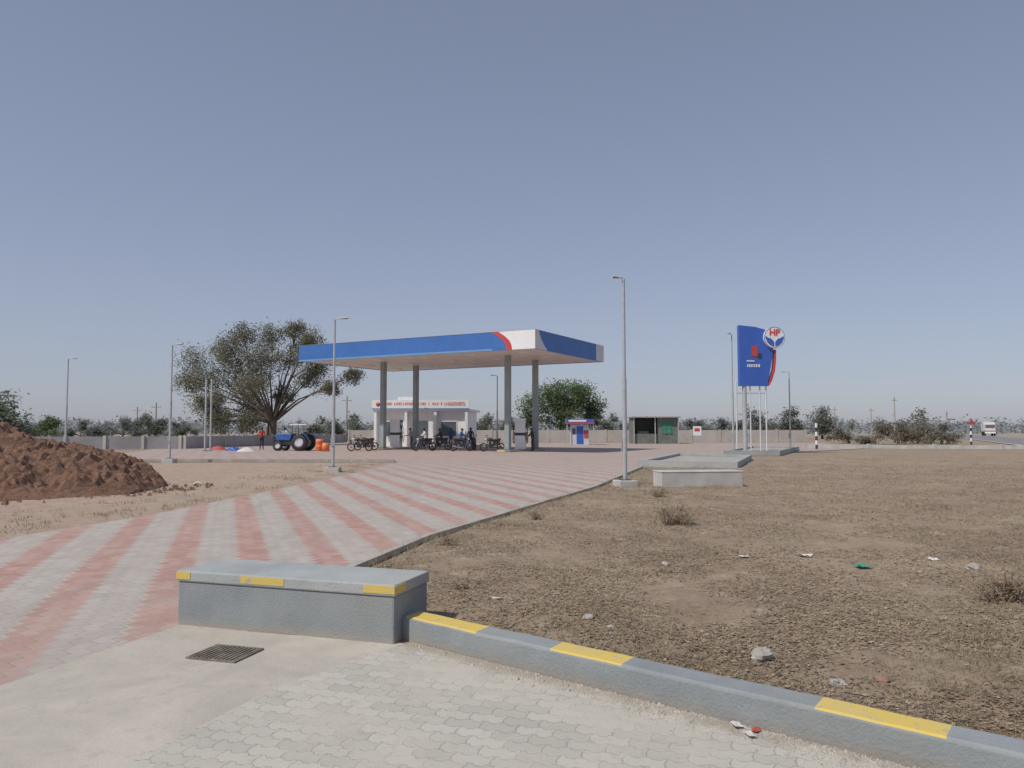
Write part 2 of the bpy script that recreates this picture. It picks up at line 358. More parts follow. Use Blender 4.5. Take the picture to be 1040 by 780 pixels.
def strip(b,path,o0,o1,z,m=0):
    P=[Vector((p[0],p[1],0)) for p in path]; L=[]
    for i,p in enumerate(P):
        dd=(P[min(i+1,len(P)-1)]-P[max(i-1,0)]).normalized(); nn=Vector((dd.y,-dd.x,0)); L.append((p+nn*o0,p+nn*o1))
    for i in range(len(L)-1):
        q=[L[i][0],L[i][1],L[i+1][1],L[i+1][0]]; b.add([(v.x,v.y,z) for v in q],[(0,1,2,3)],m)
strip(b,road,0,10,.02); strip(b,road,.4,.6,.03,1); strip(b,road,9.4,9.6,.03,1)
tag(b.build('road',['asphalt','white']),kind='structure')
b=MB(); b.sweep([(-1.92,7.3),(-1.9,8.85),(-1.3,11.5),(.45,16.4),(2.2,21.3),(4.4,29.1),(6.6,36.9),(8.8,43)],[(0,-.02),(0,.05),(-.1,.05),(-.1,-.02)])
tag(b.build('edge_kerb','conc'),'low concrete edging along the right side of the striped driveway','kerb')
b=MB(); b.sweep([(-5.75,37.9),(-10,38.2),(-21,38.4)],[(0,-.02),(0,.13),(-.14,.13),(-.14,-.02)])
tag(b.build('edge_kerb','conc'),'pale kerb along the front left edge of the forecourt beside the dirt patch','kerb')

# ---------------------------------------------------------------- foreground block and kerb
fl=G(180,634); fr=G(400,655); d=(fr-fl); Lb=d.length; ang=math.atan2(d.y,d.x)
t=thing('culvert_block','long grey painted concrete block with yellow marks beside the drain grate','concrete block',fl,ang)
BD=.60
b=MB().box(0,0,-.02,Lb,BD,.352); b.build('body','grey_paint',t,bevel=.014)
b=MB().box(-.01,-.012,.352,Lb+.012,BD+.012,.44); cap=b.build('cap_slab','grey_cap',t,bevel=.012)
for x0,x1 in [(-.008,.13),(.62,1.02),(1.72,Lb+.010)]:
    MB().box(x0,-.0155,.372,x1,-.010,.430).build('painted_stripe','yellow',cap)
MB().box(Lb+.010,-.008,.372,Lb+.0155,.17,.430).build('painted_stripe','yellow',cap)
def kp(px):
    k=(px-520)/F; Y=5.30/(1+.816*k); return (k*Y,Y)
marks=[(413,483),(557,628),(820,950)]
xsn=[406]
for a,c in marks: xsn+= [a,c]
xsn+= [1200]
path=[kp(p) for p in xsn]; flags=[0,1,0,1,0,1,0]
pp=[];fl2=[]
for i in range(len(path)-1):
    A=Vector(path[i]+(0,)); B=Vector(path[i+1]+(0,)); n=max(1,int((B-A).length/.09))
    for k in range(n):
        q=A.lerp(B,k/n); q+=Vector((.004*noise.noise(q*3),.006*noise.noise(q*3+Vector((5,5,5))),0)); pp.append((q.x,q.y)); fl2.append(flags[i])
pp.append(path[-1])
prof=[(-.0,-.03),(-.003,.06),(0,.160),(.004,.170),(.016,.180),(.150,.190),(.166,.188),(.172,.178),(.172,-.03)]
b=MB(); b.sweep(pp,prof,mf=lambda i,k:1 if fl2[i] and k in(3,4,5) else 0)
for i,v in enumerate(b.v):
    v=Vector(v); b.v[i]=(v.x,v.y+.003*noise.noise(v*9),v.z+(.004*noise.noise(v*4)+.002*noise.noise(v*17))*(v.z>.05))
tag(b.build('kerb',['grey_paint','yellow']),'grey kerb with worn yellow bars running from the grey block to the right edge','kerb')
g=G(229,665); t=thing('drain_grate','rusty slotted drain grate set in the concrete in front of the grey block','drain grate',(g.x,g.y,.0045),ang+R(2)); t.scale=(.86,.86,1)
M['rust']=mat('rusty_iron',(.20,.17,.14),.35,12,.85,.1,.4,30,(.36,.32,.26))
M['pit']=mat('dusty_pit',(.13,.115,.095),.6,14,.9,0,.5,40,(.33,.29,.23))
b=MB(); b.box(-.23,-.2,0,.23,-.18,.012); b.box(-.23,.18,0,.23,.2,.012); b.box(-.23,-.18,0,-.21,.18,.012); b.box(.21,-.18,0,.23,.18,.012); b.build('frame','rust',t)
MB().box(-.21,-.18,.0,.21,.18,.004).build('pit','pit',t)
for k in range(11):
    x=-.19+k*.038; MB().box(x-.010,-.179,.005,x+.010,.179,.011).build('bar','rust',t)

# ---------------------------------------------------------------- rubble, scraps
def rock(name,label,px,py,s,m,cat='stone'):
    g=G(px,py,.04); b=MB(); n=12; sd=random.random()*50
    vs=[];fs=[]; rows=9
    for i in range(rows):
        th=PI*i/(rows-1)
        for k in range(n):
            a=2*PI*k/n; p=Vector((math.sin(th)*math.cos(a),math.sin(th)*math.sin(a)*.7,math.cos(th)*.5))
            p*= (1+.5*noise.noise(p*1.6+Vector((sd,0,0)))+.18*noise.noise(p*4+Vector((sd,0,0)))); vs.append(p*s)
    for i in range(rows-1):
        for k in range(n): fs.append((i*n+k,(i+1)*n+k,(i+1)*n+(k+1)%n,i*n+(k+1)%n))
    b.add(vs,fs); o=b.build(name,m,loc=(g.x,g.y,gz(g.x,g.y)+s*.15),rz=random.random()*6); tag(o,label,cat)
rock('stone','pale stone lying behind the kerb at the middle of its length',774,670,.10,'rock')
rock('stone','small grey stone on the field just behind the long yellow kerb bar',850,694,.06,'rock')
rock('stone','reddish brick lump on the field near the right part of the kerb',895,692,.05,'brickrock')
rock('stone','light rubble piece on the field near the second yellow kerb bar',598,633,.055,'rock')
rock('stone','small pale rubble piece right of the light rubble near the second yellow bar',622,643,.045,'rock')
rock('stone','large dull stone half buried in the far field left of the dark bush',990,578,.10,'rock')
rock('stone','flat stone on the field halfway to the white trough',676,575,.06,'rock')
def scrap(name,label,px,py,s,m,z=.04):
    g=G(px,py,z); b=MB(); n=5; vs=[];fs=[]; sd=random.random()*90
    for j in range(n):
        for i in range(n):
            x,y=(i/(n-1)-.5)*s*1.6,(j/(n-1)-.5)*s; vs.append((x*(1+.3*noise.noise(Vector((x*30,y*30,sd)))),y,s*.28*(1+noise.noise(Vector((x*25,y*25,sd))))))
    for j in range(n-1):
        for i in range(n-1): fs.append((j*n+i,j*n+i+1,(j+1)*n+i+1,(j+1)*n+i))
    b.add(vs,fs); o=b.build(name,m,loc=(g.x,g.y,(gz(g.x,g.y) if z>.01 else .012)),rz=random.random()*6); tag(o,label,'litter')
scrap('paper_scrap','crumpled white scrap on the dry field at far right',948,571,.09,'paper')
scrap('paper_scrap','crumpled white scrap on the dry field left of the green scrap',818,568,.09,'paper')
scrap('paper_scrap','small white scrap on the field nearest the dry twiggy bush',755,567,.07,'paper')
scrap('plastic_scrap','green plastic scrap lying on the dry field',876,578,.11,'greenplastic')
scrap('paper_scrap','torn white wrapper on the pavers below the kerb',748,738,.05,'paper',.01)
scrap('wrapper','red and pale wrapper on the pavers below the kerb',768,743,.035,'redscrap',.01)
scrap('paper_scrap','small torn pale wrapper right of the red one below the kerb',762,748,.04,'paper',.01)
scrap('paper_scrap','pale scrap tucked behind the kerb near the first yellow bar',505,612,.06,'paper')
scrap('paper_scrap','white scrap on the left dirt patch near the driveway',200,492,.2,'paper')
b=MB()
for i in range(3600):
    px=420+random.random()**.8*580; x,y=kp(px); o_=-abs(random.gauss(0,.11))-.01; x+=o_*.63; y+=o_*.77
    s_=random.uniform(.002,.009) if random.random()<.95 else random.uniform(.009,.018)
    a=random.random()*6; vs=[(x+s_*math.cos(a+k*2.1),y+s_*math.sin(a+k*2.1),.008) for k in range(3)]+[(x,y,.008+s_*random.uniform(.5,1))]
    b.add(vs,[(0,1,3),(1,2,3),(2,0,3)])
tag(b.build('gravel','rock'),'fine gravel and grit along the foot of the kerb','gravel',kind='stuff')

# ---------------------------------------------------------------- dry litter and grass on field
b=MB(); n=0
while n<120000:
    Y=3.6*math.exp(random.random()*2.2); X=random.uniform(-.75,.75)*Y
    if Y<6 and X<(5.5-Y)/.816: continue
    if X<interp(XB,Y)+.05: 
        continue
    dens=.45+1.3*noise.noise(Vector((X*.9,Y*.9,2)))+.5*noise.noise(Vector((X*4,Y*4,9)))
    if random.random()>dens+.2: continue
    n+=1; long_=random.random()<.35; L=random.uniform(.006,.018)*(1+Y*.045)*(1.9 if long_ else 1); w=L*(random.uniform(.05,.1) if long_ else random.uniform(.25,.6)); a=random.random()*2*PI; ti=random.gauss(0,.3)
    z=gz(X,Y)+.004+random.random()*.008; dx,dy=math.cos(a),math.sin(a)
    b.add([(X-dx*L,Y-dy*L,z-ti*L*.3),(X-dy*w,Y+dx*w,z+w*.25),(X+dx*L,Y+dy*L,z+abs(ti)*L),(X+dy*w,Y-dx*w,z-w*.1)],[(0,3,2,1)])
tag(b.build('leaf_litter','straw'),'dead leaves and broken straw covering the dry field','leaf litter',kind='stuff')
b=MB(); n=0
while n<15000:
    Y=4.3*math.exp(random.random()*2.3); X=random.uniform(-.75,.75)*Y; e=X-interp(XB,Y)
    if e<.06: continue
    fr_=ss(1.3,.1,e)*(Y>7.6)*.75; k=noise.noise(Vector((X*.7,Y*.7,20)))+fr_
    if k<.2: continue
    for q in range(7):
        n+=1; x=X+random.gauss(0,.07)*(1+Y*.03); y=Y+random.gauss(0,.07)*(1+Y*.03); h=random.uniform(.010,.040)*(1+Y*.025)*(1+max(0,k))*(1+1.3*fr_); a=random.random()*6.28; w=.0016*(1+Y*.09); ln=h*random.uniform(.6,2.4)
        z=gz(x,y); dx,dy=math.cos(a),math.sin(a)
        b.add([(x-dy*w,y+dx*w,z),(x+dy*w,y-dx*w,z),(x+dx*ln,y+dy*ln,z+h)],[(0,1,2)])
for i in range(700):
    Y=random.uniform(11,36); X=interp(XL,Y)-abs(random.gauss(0,1.2))-.2
    if noise.noise(Vector((X*.9,Y*.6,40)))<.0: continue
    for q in range(6):
        x=X+random.gauss(0,.08); y=Y+random.gauss(0,.08); h=random.uniform(.04,.10); a=random.random()*6.28; w=.006; z=gz(x,y); dx,dy=math.cos(a),math.sin(a)
        b.add([(x-dy*w,y+dx*w,z),(x+dy*w,y-dx*w,z),(x+dx*h*.8,y+dy*h*.8,z+h)],[(0,1,2)])
tag(b.build('dry_grass','weed'),'sparse dry grass tufts on the bare soil','grass',kind='stuff')

# ---------------------------------------------------------------- dirt mound
b=MB(); vs=[];fs=[]; NX,NY=230,150; x0,x1,y0,y1=-25,-8.0,14.4,27
for j in range(NY):
    for i in range(NX):
        x=x0+(x1-x0)*i/(NX-1); y=y0+(y1-y0)*j/(NY-1); 
        u=(x+15.9)/6.6; v=(y-20.4)/5.1; r_=math.sqrt(u*u+v*v); r_+= .15*noise.noise(Vector((x*.5,y*.5,1)))
        h=2.15*max(0,1-r_)**.72 if r_<1 else -.1
        h=min(h,1.72+.2*noise.noise(Vector((x*.6,y*.6,4))))
        if h>0:
            c1=noise.noise(Vector((x*4.5,y*4.5,6))); c2=noise.noise(Vector((x*10,y*10,2)))
            h+= min(1,h*3)*(.17*noise.noise(Vector((x*1.3,y*1.3,8)))+.26*abs(c1)+.16*abs(c2)-.06)
        vs.append((x,y,h))
for j in range(NY-1):
    for i in range(NX-1): fs.append((j*NX+i,j*NX+i+1,(j+1)*NX+i+1,(j+1)*NX+i))
b.add(vs,fs,0,False); tag(b.build('dirt_mound','mound'),'big heap of reddish brown soil at the left edge','dirt heap')
random.seed(77); b=MB()
for i in range(1100):
    a=random.random()*2*PI; q=random.uniform(.8,1.18); x=-15.9+6.6*q*math.cos(a); y=20.4+5.1*q*math.sin(a)
    if x>interp(XL,y)-.2 or y>22: continue
    s_=random.uniform(.015,.09); z=gz(x,y)+.01; vs=[(x+s_*math.cos(k*2.1+a),y+s_*math.sin(k*2.1+a),z) for k in range(3)]+[(x,y,z+s_)]
    b.add(vs,[(0,1,3),(1,2,3),(2,0,3)])
tag(b.build('soil_clods','mound'),'loose clods of soil scattered around the foot of the heap','soil clods',kind='stuff')

# ---------------------------------------------------------------- canopy
Cc=Vector((1.5,50,0)); U=Vector((-.875,.484,0)).normalized(); ang_c=math.atan2(U.y,U.x)
LX,LY=20.7,11.7; ZB,ZT=6.85,8.1
can=thing('canopy','large blue and white fuel station canopy on four grey columns','canopy',Cc,ang_c)
MB().box(.12,-LY+.12,ZB+.03,LX-.12,-.12,ZT-.08).build('roof_deck','soffit',can)
def fas(name,m,x0,x1,side,z0=ZB,z1=ZT,pr=0.0,parent=can):
    th=.11
    b=MB()
    if side=='F': b.box(x0,-th,z0,x1,pr,z1)
    if side=='R': b.box(-pr,-x1,z0,th,-x0,z1)
    if side=='B': b.box(x0,-LY-pr,z0,x1,-LY+th,z1)
    if side=='L': b.box(LX-th,-x1,z0,LX+pr,-x0,z1)
    return b.build(name,m,parent)
fas('fascia','blue',.0,LX,'F'); fas('fascia','blue',.112,LY-.112,'R'); fas('fascia','blue',0,LX,'B'); fas('fascia','blue',.112,LY-.112,'L')
fas('trim','blue_edge',3.2,LX,'F',ZB,ZB+.13,.012)
zz=ZT-ZB
def curve(x_b,x_t,n=10,bul=.35):
    return [(x_b+(x_t-x_b)*(k/n)+bul*math.sin(PI*k/n),ZB+zz*k/n) for k in range(n+1)]
w=curve(1.7,2.75,10,-.3); MB().prismy([(-.01,ZB)]+w+[(-.01,ZT)],.0,.014).build('white_panel','white',can)
a=curve(1.7,2.75,10,-.3); c=curve(2.1,3.3,10,-.3); MB().prismy(a+c[::-1],.0,.016).build('red_swoosh','red',can)
a=[(-(.55+1.25*(k/10)**1.6),ZB+zz*(1-k/10)) for k in range(11)]
MB().prismx([(0,ZT)]+a+[(0,ZB)],-.014,0).build('white_panel','silver',can)  # silver grey for white, the right side's shade put into the colour
MB().box(-.014,-LY,ZB,0,-LY+1.5,ZT).build('white_panel','silver',can)  # white end panel also greyed to paint in the right side's shade
MB().box(-.018,-LY-.018,ZT,LX+.018,.02,ZT+.02).build('top_flashing','pole_grey',can)
colspots=[(4.1,3.7),(4.1,8.0),(15.3,3.7),(15.3,8.0)]
for a_,b_ in colspots:
    cb=MB(); cb.box(a_-.19,-b_-.19,0,a_+.19,-b_+.19,ZB+.03); co=cb.build('column','column',can,bevel=.03)
    MB().box(a_-.3,-b_-.3,.15,a_+.3,-b_+.3,.19).build('base_plate','dark',co)
for i in range(5):
    for j in range(3):
        x=2+i*4.1; y=-(2+j*3.8); MB().box(x-.3,y-.3,ZB-.03,x+.3,y+.3,ZB+.0295).build('light_housing','white',can)
def cpt(a_,b_,z=0):
    m=Matrix.Rotation(ang_c,3,'Z'); return Cc+m@Vector((a_,-b_,z))
def island(label,a_):
    p=cpt(a_,5.85); t=thing('pump_island',label,'pump island',p,ang_c)
    pts=[(-.55,-2.8),(-.3,-3.1),(.3,-3.1),(.55,-2.8),(.55,2.8),(.3,3.1),(-.3,3.1),(-.55,2.8)]
    MB().prism(pts,0,.15).build('plinth','conc',t,bevel=.02)
    for s in(-1,1):
        MB().box(-.28,s*3.1-.012 if s>0 else -3.112,.02,.28,3.112 if s>0 else -3.1+.012,.13).build('end_mark','yellow',t)
island('concrete pump island under the right side of the canopy',4.1); island('concrete pump island under the left side of the canopy',15.3)
def dispenser(label,loc,rz):
    t=thing('fuel_dispenser',label,'fuel dispenser',loc,rz,'fuel dispensers under the canopy')
    MB().box(-.38,-.6,0,.38,.6,1.0).build('lower_cabinet','white',t,bevel=.02)
    MB().box(-.34,-.54,1.0,.34,.54,1.2).build('hose_bay','dark',t)
    MB().box(-.38,-.6,1.2,.38,.6,1.95).build('upper_cabinet','white',t,bevel=.02)
    MB().box(-.40,-.64,1.95,.40,.64,2.25).build('top_sign','white',t,bevel=.02)
    for s in(-1,1):
        x=s*.38
        MB().box(min(x,x+s*.01),-.38,1.5,max(x,x+s*.01),.38,1.78).build('display','glass',t)
        MB().box(min(x,x+s*.01),-.5,.75,max(x,x+s*.01),.5,.92).build('red_band','red',t)
        MB().box(min(x,x+s*.03),-.6,2.0,max(x,x+s*.03),.6,2.18).build('blue_band','blue_lite',t)
        for y in(-.4,.4):
            MB().tube([(x,y,1.9),(x+s*.12,y,1.5),(x+s*.16,y*1.1,.8),(x+s*.1,y*1.2,.4),(x+s*.06,y*1.15,.7),(x+s*.03,y,1.1)],.02,6).build('hose','black',t)
            n=MB().tube([(x+s*.02,y,1.05),(x+s*.05,y,1.22)],.03,6); n.tube([(x+s*.05,y,1.2),(x+s*.05,y*.75,1.26)],.015,6); n.build('nozzle','dark',t)
    return t
d1=dispenser('white and blue fuel dispenser on the right pump island',cpt(4.1,5.6,.15),ang_c+R(25))
d2=dup(d1,cpt(15.3,5.4,.15),ang_c+R(25),'white and blue fuel dispenser on the left pump island')
# ---------------------------------------------------------------- sales office
kb=thing('sales_office','white sales office with red lettered signboard behind the canopy','building',(XW(428,73),73,0),R(-6))
W2=4.35
b=MB(); b.box(-W2,0,0,W2,.2,3.3); b.box(-W2,.2,0,-W2+.2,6,3.3); b.box(W2-.2,.2,0,W2,6,3.3); b.box(-W2+.2,5.8,0,W2-.2,6,3.3); b.build('wall','plaster',kb)
MB().box(-W2-.3,-.5,3.3,W2+.3,6.3,3.5).build('roof','white',kb)
MB().box(-W2-.3,-.6,3.5,W2+.3,-.46,4.35).build('signboard','white',kb)
MB().box(-W2-.3,-.612,3.5,W2+.3,-.6,3.58).build('sign_stripe','blue_edge',kb)
x=-W2+.9; random.seed(3)
while x<W2-.1:
    big_=x>2.1; w_=random.uniform(.10,.18)*(1.2 if big_ else 1); z0,z1=(3.80,4.14) if big_ else (3.86,4.10)
    b=MB(); b.box(x,-.616,z0,x+.04,-.6,z1); k=random.random()
    if k<.7: b.box(x+w_-.04,-.616,z0,x+w_,-.6,z1)
    if k>.5: b.box(x+.0401,-.616,z0,x+w_-.0401,-.6,z0+.04)
    if random.random()<.6: b.box(x+.0401,-.616,(z0+z1)/2-.02,x+w_-.0401,-.6,(z0+z1)/2+.02)
    else: b.box(x+.0401,-.616,z1-.04,x+w_-.0401,-.6,z1)
    b.build('letter','red',kb)
    x+=w_+.06
    if random.random()<.18 and not big_: x+=.18
MB().lathe([(0,.0),(.2,0),(.2,.01)],(-W2+.3,-.62,3.95),'Y',16).build('emblem','red',kb)
MB().box(-.6,-.06,0,.6,.0,2.4).build('door','glass',kb)
for x in(-2.9,2.6):
    w=MB().box(x-.8,-.05,.9,x+.8,0,2.4).build('window','white',kb); MB().box(x-.72,-.07,.98,x+.72,-.05,2.32).build('pane','glass',w)
for x in(-W2,-1.4,1.4,W2): MB().box(x-.13,-.45,0,x+.13,-.2,3.3).build('porch_post','white',kb)
b=MB().box(-.9,-.7,0,.9,.7,1.25)
for z in(.3,.62,.94): b.box(-.93,-.73,z,.93,.73,z+.06)
tk=b.build('water_tank','white',loc=(XW(414,76),76,3.5),bevel=.05); tag(tk,'boxy white water tank on the roof of the sales office','water tank')
# ---------------------------------------------------------------- booth
ab=thing('air_booth','small red white and blue service booth beyond the canopy','booth',(XW(589,80),80,0))
MB().box(-.9,0,0,.9,1.4,2.1).build('wall','silver',ab)
MB().box(-1.45,-.5,2.15,1.45,1.6,2.65).build('roof','blue_lite',ab,bevel=.03); MB().box(-1.46,-.51,2.15,1.46,-.5,2.3).build('red_trim','red',ab)
MB().box(-.35,-.03,.1,.35,0,1.9).build('door','blue_lite',ab); MB().box(-.8,-.03,1.1,-.45,0,1.7).build('window','glass',ab); MB().box(.42,-.04,.7,.85,0,1.5).build('display_panel','red',ab)
MB().box(-1.2,-.52,2.38,.6,-.5,2.56).build('sign_band','white',ab)
for s in(-1,1): MB().box(s*1.35-.05,-.4,0,s*1.35+.05,-.3,2.15).build('post','galv',ab)
# ---------------------------------------------------------------- shed
sh=thing('shed','small grey green open shed with a green banner on its side','shed',(XW(666,86),86,0))
b=MB(); b.box(-2.5,2.8,0,2.5,3,2.9); b.box(-2.5,0,0,-2.35,2.8,2.9); b.box(2.35,0,0,2.5,2.8,2.9); b.box(-2.35,0,0,.2,.12,1.1); b.box(.2,0,0,2.35,.12,2.9); b.build('wall','hut_wall',sh)
MB().box(-2.7,-.5,2.9,2.7,3.2,3.02).build('roof','wallgrey',sh)
for x in(-2.45,-.1,2.45): MB().box(x-.05,-.25,0,x+.05,-.15,2.9).build('post','galv',sh)
b=MB(); n=12; vs=[]
for j in range(5):
    for i in range(n): vs.append((.7+1.2*i/(n-1),-.06+.03*math.sin(i*1.3+j*.4),1.1+1.4*j/4))
b.add(vs,[(j*n+i,j*n+i+1,(j+1)*n+i+1,(j+1)*n+i) for j in range(4) for i in range(n-1)]); b.build('banner','green_cloth',sh)
MB().box(-1.8,1.2,0,-.6,2.0,1.4).build('counter','conc',sh)
# ---------------------------------------------------------------- walls
def wallrun(name,label,pts,h,m,postm='conc',step=3.0,cat='wall'):
    t=thing(name,label,cat,(pts[0][0],pts[0][1],0)); O=Vector((pts[0][0],pts[0][1],0))
    for i in range(len(pts)-1):
        A=Vector((*pts[i],0))-O; B=Vector((*pts[i+1],0))-O; L=(B-A).length; d=(B-A)/L; nn=Vector((-d.y,d.x,0))*.07
        q=[A-nn,B-nn,B+nn,A+nn]; MB().prism([(v.x,v.y) for v in q],0,h).build('wall_panel',m,t)
        n=int(L/step)
        for k in range(n+1):
            c=A+d*(k*step); s=.12; MB().box(c.x-s,c.y-s,0,c.x+s,c.y+s,h+.08).build('pier',postm,t)
    return t
wallrun('boundary_wall','long cream boundary wall behind the canopy and shed',[(-20,95),(36,95)],1.5,'cream','cream',3.5)
wallrun('boundary_wall','grey boundary wall running behind the blue tractor',[(-38,60.5),(-27,64),(-20.2,94.6)],1.02,'wallgrey','cream',2.8)
wallrun('boundary_wall','low whitewashed wall along the far right edge of the field',[(24.8,65.6),(41,62)],.32,'white_conc','white_conc',5)
# ---------------------------------------------------------------- island kerbs
p=G(672,497); q=G(755,496); t=thing('culvert_block','whitewashed concrete trough block at the near end of the kerbed island','concrete block',p,math.atan2(q.y-p.y,q.x-p.x)); L=(q-p).length
MB().box(0,0,-.03,L,.7,.46).build('body','white_conc',t,bevel=.02); MB().box(-.012,-.012,.44,L+.012,.712,.475).build('cap_slab','white_conc',t,bevel=.015)
def kerbloop(label,pts,h=.3,w=.25,m='grey_cap',fill=None):
    t=thing('island_kerb',label,'kerb',(pts[0].x,pts[0].y,0)); P=[v-pts[0] for v in pts]
    b=MB(); b.sweep([(v.x,v.y) for v in P],[(0,-.02),(0,h),(-w,h),(-w,-.02)],closed=True); b.build('rim',m,t)
    if fill is not None:
        cx=sum((v for v in P),Vector())/len(P); b=MB(); b.add([(cx.x+(v.x-cx.x)*.97,cx.y+(v.y-cx.y)*.97,fill) for v in P],[tuple(range(len(P)))]); b.build('soil_fill','conc',t)
    return t
kerbloop('grey slab edged basin between driveway and field behind the whitewashed block',[G(656,474.5),G(742,476.5),G(757,468),G(690,466)],.30,.3,fill=.17)
kerbloop('grey kerb ring around the foot of the tall price sign',[G(740,462.5),G(788,462.5),G(808,457.5),G(765,457)],.30,fill=.17)
# ---------------------------------------------------------------- light poles
def lightpole(label,px,basepy,H,head,block=True,hs=1.0):
    g=G(px,basepy)
    t=thing('street_light',label,'street light',(g.x,g.y,0),head,'street lights around the fuel station')
    if block: MB().box(-.27,-.27,-.03,.27,.27,.2).build('footing','white_conc',t,bevel=.02)
    MB().tube([(0,0,.2 if block else 0),(0,0,H*.52)],[.06,.06],10).build('lower_pole','galv',t)
    MB().tube([(0,0,H*.52),(0,0,H-.05)],[.045,.04],10).build('upper_pole','galv',t)
    MB().box(-.14,-.14,.2 if block else 0,.14,.14,.22 if block else .02).build('base_plate','dark',t)
    MB().box(-.07,-.1,1.0,.07,-.062,1.3).build('junction_box','pole_grey',t)
    MB().tube([(0,0,H-.10),(.07*hs,0,H-.02),(.2*hs,0,H)],.02,8).build('arm','galv',t)
    b=MB(); b.prismy([(.14*hs,H-.015),(.18*hs,H+.018),(.50*hs,H+.035),(.54*hs,H+.01),(.52*hs,H-.0),(.18*hs,H-.03)],-.065,.065); hd=b.build('lamp_head','silver',t,bevel=.008)
    MB().box(.24*hs,-.05,H-.03,.48*hs,.05,H-.01).build('lens','glass',hd)
    return t
lightpole('tall street light in the field beside the driveway, lamp pointing left',635,495,5.85,R(195),hs=.62)
lightpole('street light left of the canopy on a white footing at the driveway edge',338,480,5.75,0)
lightpole('street light in front of the spreading tree',172,470,5.7,0)
lightpole('far street light behind the soil heap at left',66,464,5.75,0,False)
lightpole('thin street light seen between the middle canopy columns',505,457,5.8,PI,False)
lightpole('street light just left of the blue price sign',745,462,7.6,R(230),False)
lightpole('street light right of the blue price sign',803,459.5,5.6,PI,False)
for px,lb in((208,'left one of two plain steel posts in front of the spreading tree'),(213.5,'right one of two plain steel posts in front of the spreading tree')):
    g=G(px,458); t=thing('steel_post',lb,'post',(g.x,g.y,0)); MB().tube([(0,0,0),(0,0,5.3)],.075,8).build('shaft','galv',t); MB().box(-.15,-.15,0,.15,.15,.03).build('base_plate','dark',t); MB().lathe([(0,.08),(.07,.05),(.08,0)],(0,0,5.3)).build('end_cap','dark',t)
def upole(label,px,Y,top,rz=0):
    z=HZ(top,Y); t=thing('utility_pole',label,'utility pole',(XW(px,Y),Y,0),rz,'power poles along the horizon')
    MB().tube([(0,0,0),(0,0,z)],[.17,.11],6).build('pole','conc',t); MB().box(-.8,-.06,z-.8,.8,.06,z-.66).build('crossarm','pole_grey',t)
    for x in(-.7,0,.7): MB().tube([(x,0,z-.66),(x,0,z-.4)],.05,6).build('insulator','white',t)
upole('utility pole left of the spreading tree, right of a pair',158,130,409); upole('utility pole left of the spreading tree, left of a pair',139,150,413)
upole('utility pole seen between tree and canopy',352,120,402); upole('utility pole above the tan shrubs at right',909,170,403,.4)
upole('utility pole just right of the price sign island',848,190,413); upole('utility pole in the gap left of the tan shrubs',885,210,414)
upole('utility pole behind the roadside at far right',962,200,417,.6)
# ---------------------------------------------------------------- price sign
YS=52; s=thing('price_sign','tall blue fuel brand sign with round emblem on steel posts','sign',(XW(757,YS),YS,0),R(4))
k=YS*cP/F
def SX(px): return (px-757)*k
def SZ(py): return HZ(py,YS)
L_=SX(751.5)
out=[(L_,SZ(392)),(SX(780),SZ(392))]
rt=[(SX(780+8.5*math.sin(min(1,(392-y)/60)*PI*.5)),SZ(y)) for y in (386,380,374,368,362,356,350)]
top=[(SX(787.5),SZ(345)),(SX(784),SZ(339)),(SX(778),SZ(334.5)),(SX(768),SZ(332)),(L_,SZ(330.5))]
MB().prismy(out+rt+top,-.12,.25).build('panel','blue_lite',s)
aa=[(SX(x),SZ(y)) for x,y in((780.3,392),(783.8,384),(786.8,375),(788,365),(788.3,355))]; bb=[(SX(x),SZ(y)) for x,y in((789.8,355),(789.6,366),(788.2,377),(785.2,386),(781.8,392))]
MB().prismy(aa+bb,-.16,.25).build('red_edge','red',s)
MB().box(SX(764.5),-.15,SZ(362),SX(770.5),-.12,SZ(351.5)).build('red_mark','red',s)
MB().box(SX(770.8),-.15,SZ(364),SX(774.5),-.12,SZ(359)).build('dark_mark','dark',s)
MB().box(SX(759),-.15,SZ(367.5),SX(767),-.12,SZ(366)).build('pale_line','silver',s)
for x0,x1,y0,y1 in((759.5,760.4,373,370),(761.4,762.8,373,370),(763.8,764.8,373,370),(766,767,373,370),(768.2,769.8,373,370),(771,772.6,373,370)):
    MB().box(SX(x0),-.15,SZ(y0),SX(x1),-.12,SZ(y1)).build('white_letter','white',s)
for px,r_ in((748.5,.055),(779.5,.055),(773,.05),(763,.05)): MB().tube([(SX(px),.05,0),(SX(px),.05,SZ(392)+.3)],r_,8).build('post','silver',s)
MB().tube([(SX(757),.06,0),(SX(757),.06,SZ(392)+.3)],.15,14).build('main_post','galv',s)
for z in(1.2,2.6,4.0): MB().box(SX(748),.03,z,SX(779.5),.08,z+.06).build('crossbar','galv',s)
ec=(SX(787.5),-.3,SZ(343)); rr=11*k
e=MB().lathe([(0,.0),(rr,0),(rr,.2),(0,.2)],ec,'Y',36,sm=False).build('emblem','white',s)
MB().lathe([(rr*.95,-.012),(rr*.99,-.012),(rr*.99,.0)],ec,'Y',36,sm=False).build('emblem_ring','blue_lite',e)
tc=bpy.data.curves.new('t','FONT'); tc.body='HP'; tc.size=rr*.82; tc.align_x='CENTER'; tc.extrude=.01; tc.offset=.015
to=bpy.data.objects.new('tmp',tc); COL.objects.link(to); bpy.context.view_layer.update()
tm=bpy.data.meshes.new_from_object(to.evaluated_get(bpy.context.evaluated_depsgraph_get())); bpy.data.objects.remove(to)
tm.materials.clear(); tm.materials.append(M['red']); tob=bpy.data.objects.new('letters',tm); COL.objects.link(tob); tob.parent=e; tob.location=(ec[0],ec[1]-.015,ec[2]+rr*.20); tob.rotation_euler=(PI/2,0,0)
